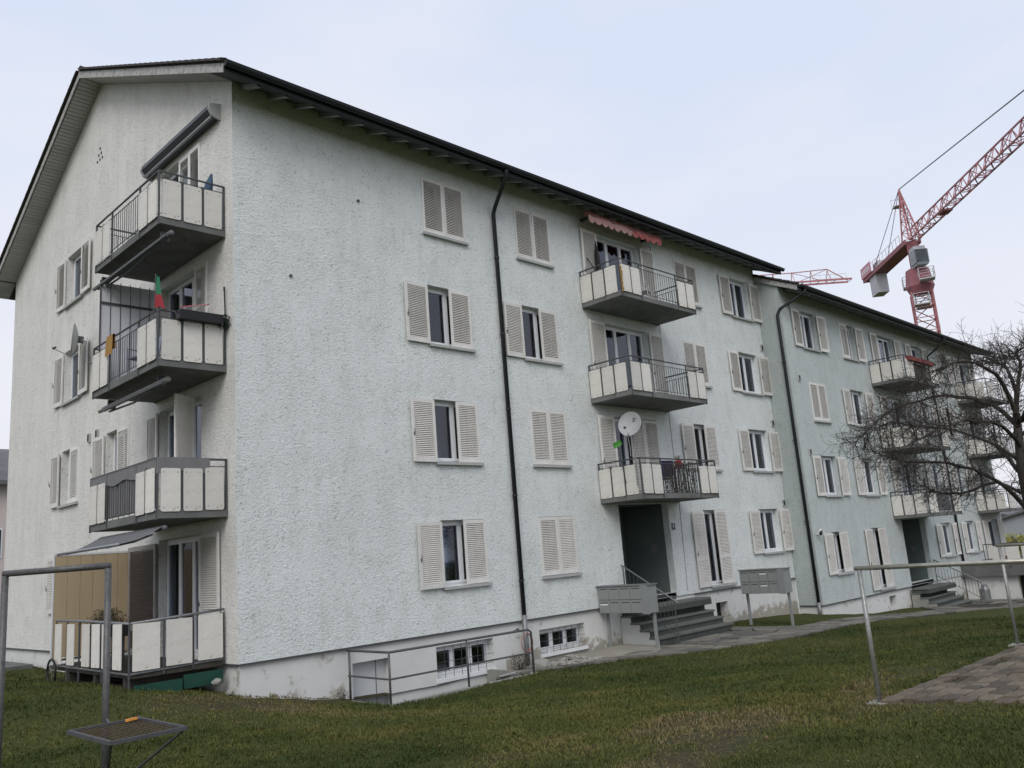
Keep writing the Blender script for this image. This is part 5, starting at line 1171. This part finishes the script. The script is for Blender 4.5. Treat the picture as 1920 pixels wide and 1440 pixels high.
# ------------------------------------------------------------------ garage annex with terrace, right of the second block
AN = E('garage_annex', (38, -4, -2.0), 'low garage annex with railed terrace on its roof, beyond the second entrance steps', 'annex')
lo = lambda x0, x1, y0, y1, z0, z1: MB().box(x0 - 38, x1 - 38, y0 + 4, y1 + 4, z0 + 2, z1 + 2)
O('wall', lo(34.6, 34.8, -3.1, -.9, -2.8, -1.0).box(34.6 - 38, 34.8 - 38, -3.0, -.0 - .0, -.8, -.0).mesh('wall', M_PLINTH) if False else lo(34.6, 34.8, -3.0, -.86, -2.8, -1.02).mesh('wall', M_PLINTH), AN)
O('wall', lo(34.6, 34.8, -7.0, -5.7, -2.8, -1.02).mesh('wall', M_PLINTH), AN)
O('garage_dark_opening', lo(34.9, 34.95, -5.7, -3.0, -2.8, -1.02).mesh('garage_dark_opening', M_BLACK), AN)  # flat black sheet standing in for the dark of the garage opening
O('roof_slab', lo(34.3, 41.7, -7.2, -.86, -1.02, -.50).mesh('roof_slab', M_SLAB), AN)
O('coping', lo(34.26, 41.7, -7.24, -.86, -.498, -.44).mesh('coping', mat('rusty_coping', (.13, .09, .075), .8, .4, 6)), AN)
for i in range(8):
    y = -2.2 - i * .6; O('panel', MB().rpanel(0, .5, 0, .66, -.006, .006).mesh('panel', M_PANEL), AN, (34.4 - 38, y + 4, 1.6), -math.pi / 2)
O('handrail', MB().tube([(34.42 - 38, 2.1, 2.35), (34.42 - 38, -3.1, 2.35)], .02, 6).mesh('handrail', M_STEEL), AN)
for i in range(5): O('post', MB().tube([(34.42 - 38, 2.1 - i * 1.3, 1.5), (34.42 - 38, 2.1 - i * 1.3, 2.35)], .016, 6).mesh('post', M_STEEL), AN)
simple('milk_churn', (33.6, -1.9, T(33.6, -1.9)), 'old grey metal churn beside the second entrance steps', 'churn', [('body', MB().tube([(0, 0, 0), (0, 0, .45), (0, 0, .58), (0, 0, .66)], [.19, .2, .12, .12], 12), M_GALV), ('handle', MB().tube([(-.12, 0, .6), (-.22, 0, .5), (-.19, 0, .4)], .012, 5), M_STEEL)])

# ------------------------------------------------------------------ bare tree
M_BARK = mat('dark_bark', (.060, .052, .047), .95, .5, 9, fine=.3, fscale=40, rnd=.0) if False else mat('dark_bark', (.065, .056, .05), .95, .5, 9, .6, 40, .01)
LIMBS = {'L1': [[11.44, -9.77, 1.55], [11.23, -9.78, 2.37], [11.17, -9.91, 3.5], [11.26, -10.09, 4.33], [11.18, -10.08, 4.6], [11.38, -10.36, 4.8]],
 'L2': [[11.45, -9.76, 1.5], [10.85, -9.59, 2.03], [10.13, -9.39, 2.36], [9.37, -9.1, 2.53], [8.39, -8.72, 2.64], [7.66, -8.46, 2.78]],
 'L3': [[11.12, -9.91, 3.18], [11.05, -9.54, 3.67], [10.91, -9.04, 3.94], [10.8, -8.36, 3.99], [10.48, -7.69, 3.79], [10.27, -7.01, 3.21]],
 'L4': [[11.09, -9.91, 3.29], [10.49, -9.93, 3.97], [9.77, -9.75, 4.35], [8.86, -9.37, 4.23], [8.01, -8.96, 3.77]],
 'L5': [[11.22, -9.8, 2.47], [11.33, -9.33, 2.96], [11.21, -8.73, 3.29], [11.08, -8.07, 3.5], [10.91, -7.5, 3.65], [10.81, -7.04, 3.38]],
 'L6': [[11.34, -9.76, 1.86], [11.48, -9.25, 2.18], [11.62, -8.49, 2.04], [11.67, -7.86, 2.22], [11.61, -7.34, 2.63]],
 'L7': [[11.17, -9.84, 2.78], [10.12, -9.89, 3.14], [9.1, -9.75, 3.2], [7.96, -9.57, 3.08], [7.07, -9.32, 2.8]],
 'L8': [[11.18, -9.95, 3.6], [11.88, -9.74, 4.46], [12.15, -9.48, 4.65], [12.37, -9.38, 4.85]],
 'M1': [[11.44, -9.77, 1.6], [12.2, -10.2, 2.3], [12.9, -10.8, 2.9], [13.4, -11.5, 3.2], [13.8, -12.1, 3.1]],
 'M2': [[11.2, -9.9, 3.0], [11.6, -10.7, 3.7], [11.9, -11.5, 4.1], [12.1, -12.3, 4.1]],
 'M3': [[11.3, -9.8, 2.2], [12.2, -9.2, 2.9], [13.2, -8.9, 3.5], [14.1, -8.8, 3.6]],
 'M4': [[11.2, -9.9, 3.3], [10.9, -10.7, 4.1], [10.5, -11.4, 4.6], [10.0, -12.0, 4.7]]}
def build_tree():
    g = T(11.85, -9.62)
    R = E('bare_fruit_tree', (11.85, -9.62, g), 'leafless old fruit tree with a wide tangled crown in front of the teal block', 'tree'); base = Vector(R.location)
    rg = random.Random(3)
    O('trunk', MB().tube([tuple(Vector(p) - base) for p in ((11.9, -9.6, g - .2), (11.82, -9.63, g + .15), (11.72, -9.68, .35), (11.6, -9.73, .9), (11.44, -9.77, 1.55), (11.23, -9.8, 2.4), (11.17, -9.9, 3.45))], [.22, .17, .15, .14, .125, .095, .07], 9).mesh('trunk', M_BARK, True), R)
    tw = MB()
    def wiggle(p, d, L_, n, r0, r1, up=.25, n_s=3):
        pts = [Vector(p)]; d = d.normalized()
        for i in range(n):
            d = (d + Vector([rg.gauss(0, .22) for _ in range(3)]) + Vector((0, 0, up * .25))).normalized(); pts.append(pts[-1] + d * L_ / n)
        tw.tube([tuple(q - base) for q in pts], [r0 + (r1 - r0) * i / n for i in range(n + 1)], n_s, cap=False); return pts
    def rdir(t, k):
        q = Vector([rg.gauss(0, 1) for _ in range(3)]); q = q - t * q.dot(t); return (t * k + q.normalized()).normalized()
    for k, (key, P) in enumerate(LIMBS.items()):
        P = [Vector(p) for p in P]; n = len(P); r0 = .068 if key in ('L1',) else rg.uniform(.032, .050)
        # smooth
        pts = []
        for i in range(n - 1):
            for t in (0, .34, .67):
                a, b = P[i], P[i + 1]; pa = P[max(i - 1, 0)]; pb = P[min(i + 2, n - 1)]
                q = .5 * ((2 * a) + (b - pa) * t + (2 * pa - 5 * a + 4 * b - pb) * t * t + (-pa + 3 * a - 3 * b + pb) * t ** 3); pts.append(q + Vector([rg.gauss(0, .018) for _ in range(3)]))
        pts.append(P[-1]); m = len(pts); rs = [r0 * (1 - .86 * i / (m - 1)) for i in range(m)]
        O('limb', MB().tube([tuple(q - base) for q in pts], rs, 6).mesh('limb', M_BARK, True), R)
        for i in range(2, m):
            tdir = (pts[i] - pts[i - 1]).normalized(); f = i / m
            for _ in range(2 if f < .4 else 6):
                L_ = rg.uniform(.3, 1.0) * (1.1 - .4 * f); sp = pts[i - 1].lerp(pts[i], rg.random())
                s = wiggle(sp, rdir(tdir, rg.uniform(.2, 1.3)), L_, 5, .0085, .003, .0, 4)
                for j in range(1, 6):
                    td = (s[j] - s[j - 1]).normalized()
                    for _ in range(rg.choice((1, 2, 2, 3))):
                        s2 = wiggle(s[j - 1].lerp(s[j], rg.random()), rdir(td, rg.uniform(.2, 1.0)), rg.uniform(.12, .42), 3, .0038, .002, .2, 3)
                        if rg.random() < .45: wiggle(s2[2], rdir((s2[2] - s2[1]).normalized(), .6), rg.uniform(.08, .25), 2, .0035, .002, .4, 3)
    O('twigs', tw.mesh('twigs', M_BARK), R, kind='stuff')
build_tree()

# ------------------------------------------------------------------ cranes
M_CRED = mat('hazed_crane_red', (.46, .19, .20), .6, .2, 2); M_CDRK = mat('hazed_crane_dark_red', (.34, .13, .15), .6, .2, 2); M_CGREY = mat('crane_grey', (.56, .57, .60), .7, .15, 1)  # reds muted towards pink, distance haze put into the colour
def lattice(m, A_, B_, ups, n, r=.05, chords=None):
    """lattice between stations; ups: list of offset vectors (section corners)"""
    A_, B_ = Vector(A_), Vector(B_); k = len(ups)
    for u in ups: m.tube([tuple(A_ + u), tuple(B_ + u)], r * 1.35, 4)
    for i in range(n):
        a = A_.lerp(B_, i / n); b = A_.lerp(B_, (i + 1) / n)
        for j in range(k):
            u, v = ups[j], ups[(j + 1) % k]
            m.tube([tuple(a + u), tuple(a + v)], r * .7, 3)
            p, q = (u, v) if i % 2 else (v, u)
            m.tube([tuple(a + p), tuple(b + q)], r * .75, 3)
    return m
JD = (-.758, -.652); JZ = 29.65; SGN = -1
def crane():
    bx_, by_ = 80.5, 13.3; R = E('tower_crane', (bx_, by_, -2), 'tall red lattice tower crane rising behind the second block roof', 'crane'); b = Vector(R.location)
    a0 = math.radians(22); V = lambda x, y, z=0: Vector((x * math.cos(a0) - y * math.sin(a0), x * math.sin(a0) + y * math.cos(a0), z))
    h = .95; ups = [V(-h, -h), V(h, -h), V(h, h), V(-h, h)]
    O('mast', lattice(MB(), (0, 0, 0), (0, 0, 26.2), ups, 19, .075).mesh('mast', M_CRED), R)
    O('mast_collar', MB().obox((0, 0, 21.0), V(1.15, 0), V(0, 1.15), (0, 0, .16)).mesh('mast_collar', M_CDRK), R)
    sl = MB(); sl.tube([(0, 0, 26.0), (0, 0, 26.8), (0, 0, 27.0), (0, 0, 28.6)], [1.0, 1.35, 1.3, 1.1], 8).obox((0, 0, 30.1), (.45, 0, 0), (0, .45, 0), (0, 0, 1.55)); O('slewing_ring', sl.mesh('slewing_ring', M_CDRK), R)
    for (q, z) in ((V(-1.75, -.6), 27.0), (V(1.75, .7), 27.3), (V(-1.5, .2), 24.6), (V(1.6, -.2), 25.0)):
        m = MB(); c = q + Vector((0, 0, z)); m.obox(tuple(c), V(.6, 0), V(0, .7), (0, 0, .06))
        for sx in (-1, 1):
            for sy in (-1, 1): p = c + V(.6 * sx, .7 * sy); m.tube([tuple(p), tuple(p + Vector((0, 0, 1.1)))], .04, 4)
        for zz in (.55, 1.1):
            P = [c + V(.6 * i, .7 * j, zz) for i, j in ((-1, -1), (1, -1), (1, 1), (-1, 1), (-1, -1))]; m.tube([tuple(p) for p in P], .035, 4)
        O('platform', m.mesh('platform', M_CGREY), R)
    dv = Vector((-.7985, -.602, 0)); sd_ = Vector((.602, -.7985, 0)); top = 31.85
    d_, s_ = Vector((JD[0], JD[1], 0)).normalized(), None; dv = d_; sd_ = Vector((-d_.y, d_.x, 0))
    cb = MB(); cc = sd_ * .15 + dv * .35 ; cc = cc - Vector((.7, .25, 0)); cb.obox((cc.x, cc.y, 29.6), tuple(dv * .6), tuple(sd_ * .55), (0, 0, 1.0)); cab = O('cab', cb.mesh('cab', M_CGREY), R)
    O('cab_glass', MB().obox((cc.x + dv.x * .2, cc.y + dv.y * .2, 29.5), tuple(dv * .6), tuple(sd_ * .67), (0, 0, .7)).obox((cc.x + dv.x * .78, cc.y + dv.y * .78, 29.4), tuple(dv * .02), tuple(sd_ * .58), (0, 0, .8)).mesh('cab_glass', mat('cab_glazing', (.16, .19, .21), .1, spec=.6)), cab)
    jz = JZ + 2; up = Vector((0, 0, 1.35)); tri = [sd_ * .45, -sd_ * .45, up]
    O('jib', lattice(MB(), tuple(dv * .6 + Vector((0, 0, jz))), tuple(dv * 50 + Vector((0, 0, jz))), tri, 34, .062).mesh('jib', M_CRED), R)
    cj = MB()
    for s in (-1, 1): cj.obox(tuple(-dv * 6.3 + sd_ * .75 * s + Vector((0, 0, jz - .05))), tuple(dv * 6.5), tuple(sd_ * .07), (0, 0, .24))
    cj.obox(tuple(-dv * 6.3 + Vector((0, 0, jz - .25))), tuple(dv * 6.3), tuple(sd_ * .7), (0, 0, .03))
    for i in range(12):
        for s in (-1, 1): p = -dv * (1 + i) + sd_ * .8 * s + Vector((0, 0, jz)); cj.tube([tuple(p), tuple(p + Vector((0, 0, 1.1)))], .022, 3)
    for s in (-1, 1): cj.tube([tuple(-dv * 1 + sd_ * .8 * s + Vector((0, 0, jz + 1.1))), tuple(-dv * 12 + sd_ * .8 * s + Vector((0, 0, jz + 1.1)))], .022, 3)
    O('counter_jib', cj.mesh('counter_jib', M_CDRK), R)
    O('counterweight', MB().obox(tuple(-dv * 10.3 + Vector((0, 0, jz - 1.3))), tuple(dv * 1.0), tuple(sd_ * .62), (0, 0, 1.15)).mesh('counterweight', M_CGREY), R)
    O('winch', MB().obox(tuple(-dv * 9.2 + Vector((0, 0, jz + .6))), tuple(dv * .8), tuple(sd_ * .5), (0, 0, .4)).mesh('winch', M_CGREY), R)
    sg = O('sign_board', MB().obox(tuple(-dv * 11.2 + sd_ * SGN * .9 + Vector((0, 0, jz + .75))), tuple(dv * 1.6), tuple(sd_ * .04), (0, 0, .62)).mesh('sign_board', mat('crane_sign_pink', (.62, .30, .36), .6)), R)
    for i in range(6): O('sign_letter', MB().obox(tuple(-dv * (10.1 + i * .44) + sd_ * SGN * .95 + Vector((0, 0, jz + .75))), tuple(dv * .13), tuple(sd_ * .01), (0, 0, .30 if i % 2 else .26)).mesh('sign_letter', mat('crane_sign_white', (.75, .70, .72), .6)), sg)
    ap = Vector((0, 0, jz + 6.1)) - dv * .9; m = MB()
    feet = [dv * .8 + sd_ * .6, dv * .8 - sd_ * .6, -dv * 1.0 + sd_ * .6, -dv * 1.0 - sd_ * .6]
    for f in feet: m.tube([tuple(f + Vector((0, 0, jz))), tuple(ap)], .085, 4)
    for t in (.2, .4, .6, .8):
        P = [(f + Vector((0, 0, jz))).lerp(ap, t) for f in (feet[0], feet[1], feet[3], feet[2], feet[0])]; m.tube([tuple(p) for p in P], .05, 3)
    for t in (.0, .2, .4, .6):
        for i, j in ((0, 1), (1, 3), (3, 2), (2, 0)): m.tube([tuple((feet[i] + Vector((0, 0, jz))).lerp(ap, t)), tuple((feet[j] + Vector((0, 0, jz))).lerp(ap, t + .2))], .04, 3)
    O('tower_head', m.mesh('tower_head', M_CRED), R)
    O('head_platform', MB().obox(tuple(ap - Vector((0, 0, 1.6)) - dv * .8), tuple(dv * .5), tuple(sd_ * .5), (0, 0, .04)).tube([tuple(ap - Vector((0, 0, .6)) - dv * 1.3 + sd_ * .5), tuple(ap - Vector((0, 0, .6)) - dv * 1.3 - sd_ * .5)], .03, 3).tube([tuple(ap - Vector((0, 0, 1.6)) - dv * 1.3 + sd_ * .5), tuple(ap - Vector((0, 0, .6)) - dv * 1.3 + sd_ * .5)], .03, 3).tube([tuple(ap - Vector((0, 0, 1.6)) - dv * 1.3 - sd_ * .5), tuple(ap - Vector((0, 0, .6)) - dv * 1.3 - sd_ * .5)], .03, 3).mesh('head_platform', M_CGREY), R)
    O('pendant', MB().tube([tuple(ap), tuple(dv * 36 + Vector((0, 0, jz + 1.7)))], .055, 4).mesh('pendant', mat('crane_steel', (.12, .12, .13), .5, metal=.4)), R)
    for s in (-1, 1): O('pendant', MB().tube([tuple(ap), tuple(-dv * 9.8 + sd_ * .7 * s + Vector((0, 0, jz)))], .035, 4).mesh('pendant', mat('crane_steel', (.12, .12, .13), .5)), R)
    O('trolley', MB().obox(tuple(dv * 8 + Vector((0, 0, jz - .1))), tuple(dv * .6), tuple(sd_ * .45), (0, 0, .1)).mesh('trolley', M_CDRK), R)
    O('hoist_rope', MB().tube([tuple(dv * 3 + Vector((0, 0, jz - .3))), tuple(dv * 50 + Vector((0, 0, jz - .6)))], .016, 3).mesh('hoist_rope', mat('crane_steel', (.12, .12, .13), .5)), R)
crane()
def far_crane():
    R = E('tower_crane', (150, 80, -2), 'far red crane of which only the counter jib tip shows over the roofs', 'crane'); b = Vector(R.location)
    tip = Vector((99.7, 27.7, 33.2)) - b; d = (Vector((95.0, 32.2, 33.0)) - Vector((99.7, 27.7, 33.2))); d.z = 0; d.normalize(); sd_ = Vector((-d.y, d.x, 0))
    root = tip + d * 42
    R.location = (root.x + b.x, root.y + b.y, -2); off = Vector((root.x, root.y, 0)); tip -= off; root -= off
    m = MB()
    for s in (-1, 1): m.obox(tuple((tip + root) / 2 + sd_ * .7 * s), tuple((root - tip) / 2), tuple(sd_ * .05), (0, 0, .11))
    for i in range(20):
        p = tip + d * (i * 2.1); m.tube([tuple(p + sd_ * .7), tuple(p - sd_ * .7)], .05, 3)
    O('jib_beam', m.mesh('jib_beam', M_CRED), R)
    m = MB(); a = tip + d * 2.8 + Vector((0, 0, 1.7))
    m.tube([tuple(tip + d * .3), tuple(a), tuple(tip + d * 7.5 + Vector((0, 0, 1.5))), tuple(tip + d * 14 + Vector((0, 0, 1.5)))], .07, 4)
    for t in (2.8, 5.0, 7.5, 10):
        for s in (-1, 1): m.tube([tuple(tip + d * t + sd_ * .7 * s), tuple(tip + d * t + Vector((0, 0, 1.6)))], .05, 3)
    m.tube([tuple(tip + d * 3), tuple(tip + d * 7.5 + Vector((0, 0, 1.5)))], .04, 3); m.tube([tuple(a), tuple(tip + d * 7.4)], .04, 3)
    O('truss', m.mesh('truss', M_CRED), R)
    m = MB()
    for i in range(7): p = tip + d * (i * .7) - sd_ * .8; m.tube([tuple(p), tuple(p + Vector((0, 0, 1.2)))], .022, 3)
    for z in (.6, 1.2): m.tube([tuple(tip - sd_ * .8 + Vector((0, 0, z))), tuple(tip + d * 4.2 - sd_ * .8 + Vector((0, 0, z)))], .022, 3)
    O('guard_rail', m.mesh('guard_rail', M_CGREY), R)
    h = .9; O('mast', lattice(MB(), (0, 0, 0), (0, 0, 36), [Vector((-h, -h, 0)), Vector((h, -h, 0)), Vector((h, h, 0)), Vector((-h, h, 0))], 24, .07).mesh('mast', M_CRED), R)
far_crane()

# ------------------------------------------------------------------ surroundings
M_PINKW = mat('pinkish_render', (.60, .53, .50), .9, .1, 1); M_FARG = mat('far_grey_wall', (.36, .38, .40), .9, .15, .4); M_FROOF = mat('far_roof', (.16, .16, .17), .9, .3, 1)
def house(loc, wx, wy, h, rh, label, wm, ridge='x', win=True):
    R = E('house', loc, label, 'house'); m = MB(); m.box(-wx / 2, wx / 2, -wy / 2, wy / 2, -1, h)
    if ridge == 'x': m.add([(-wx / 2, -wy / 2, h), (-wx / 2, wy / 2, h), (-wx / 2, 0, h + rh)], [(0, 1, 2)]); m.add([(wx / 2, -wy / 2, h), (wx / 2, wy / 2, h), (wx / 2, 0, h + rh)], [(0, 2, 1)])
    O('wall', m.mesh('wall', wm), R); o_ = .5; s = rh / (wy / 2)
    r = MB()
    for q in (-1, 1):
        a = q * (wy / 2 + o_); za = h - s * o_
        r.add([(-wx / 2 - o_, a, za), (wx / 2 + o_, a, za), (wx / 2 + o_, 0, h + rh), (-wx / 2 - o_, 0, h + rh), (-wx / 2 - o_, a, za + .2), (wx / 2 + o_, a, za + .2), (wx / 2 + o_, 0, h + rh + .2), (-wx / 2 - o_, 0, h + rh + .2)],
              [(0, 3, 2, 1), (4, 5, 6, 7), (0, 1, 5, 4), (1, 2, 6, 5), (2, 3, 7, 6), (3, 0, 4, 7)])
    O('roof', r.mesh('roof', M_FROOF), R)
    if win:
        n = max(2, int(wx / 3)); fl = max(1, int(h / 2.7)); wmh = MB().box(-.55, .55, -.03, .06, 0, 1.3).mesh('window', M_WHITE); pm_ = MB().box(-.48, .48, -.04, -.03, .07, 1.23).mesh('pane', M_BLACK)
        for f in range(fl):
            for i in range(n):
                o = O('window', wmh, R, (-wx / 2 + wx * (i + .5) / n, -wy / 2 - .0, 1 + f * 2.7)); O('pane', pm_, o)
    return R
house((-4, 33.5, -.6), 17, 10, 7.1, 2.0, 'neighbouring house with pinkish wall and dark tiled roof, past the gable', M_PINKW)
dish((2.0, 28.0, 8.5), (-.9, -.3, .2), .5, [(2.1, 28.2, 7.0), (2.1, 28.1, 8.5)], 'white satellite dish on the roof edge of the pinkish neighbouring house')
for i, (x, y, wx, wy, h, rh, lb) in enumerate(((97, 10, 16, 10, 2.2, 1.2, 'low pale grey building on the horizon beyond the second block'), (128, -6, 22, 12, 2.4, 1.6, 'wide far house low on the horizon, past the annex'), (140, 26, 18, 12, 2.3, 1.8, 'far grey house on the horizon, behind the low pale building'))):
    house((x, y, -1.6), wx, wy, h, rh, lb, M_FARG)
def hedge(loc, lx, ly, h, n, col, label, leaf=.09, name='hedge'):
    m = MB()
    for i in range(n):
        p = Vector((random.uniform(-lx, lx), random.uniform(-ly, ly), h * random.random() ** .6 * (1 + .12 * math.sin(i))))
        u = Vector([random.gauss(0, 1) for _ in range(3)]).normalized() * leaf; v = Vector([random.gauss(0, 1) for _ in range(3)]).normalized() * leaf * .7; m.quad(tuple(p - u), tuple(p + v), tuple(p + u), tuple(p - v))
    R = E(name, loc, label, name); O('foliage', m.mesh('foliage', mat(name + '_leaves', col, .9, .4, 2)), R)
    O('stems', MB().box(-lx * .95, lx * .95, -ly * .6, ly * .6, 0, h * .75).mesh('stems', mat('brown_stem', (.06, .045, .035), .9)), R)
hedge((72, 2, -1.5), 2.2, 12, 1.25, 4200, (.045, .045, .04), 'dark clipped hedge behind the garage annex', .13)
hedge((60.8, 4.1, -1.5), .7, .8, 1.6, 700, (.42, .42, .10), 'yellow flowering bush in front of the dark hedge', .08, 'yellow_bush')
# distant woods closing the horizon
wv = MB()
for i in range(9000):
    a = random.uniform(0, 2 * math.pi); r = random.uniform(380, 430); z = random.random() ** .7 * (2.3 + 1.5 * math.sin(a * 9) + 1.1 * math.sin(a * 31)); s = random.uniform(1.2, 2.6)
    c = Vector((r * math.cos(a), r * math.sin(a), z - 1.0)); t = Vector((-math.sin(a), math.cos(a), 0)); up = Vector((0, 0, 1)) + t * random.uniform(-.4, .4)
    wv.quad(tuple(c - t * s), tuple(c - up * s * .6), tuple(c + t * s), tuple(c + up * s * .8))
O('distant_woods', wv.mesh('distant_woods', mat('distant_leaves', (.13, .14, .15), .9, .3, .1)), kind='stuff')
# ------------------------------------------------------------------ tidy: face normals outwards on simple solids
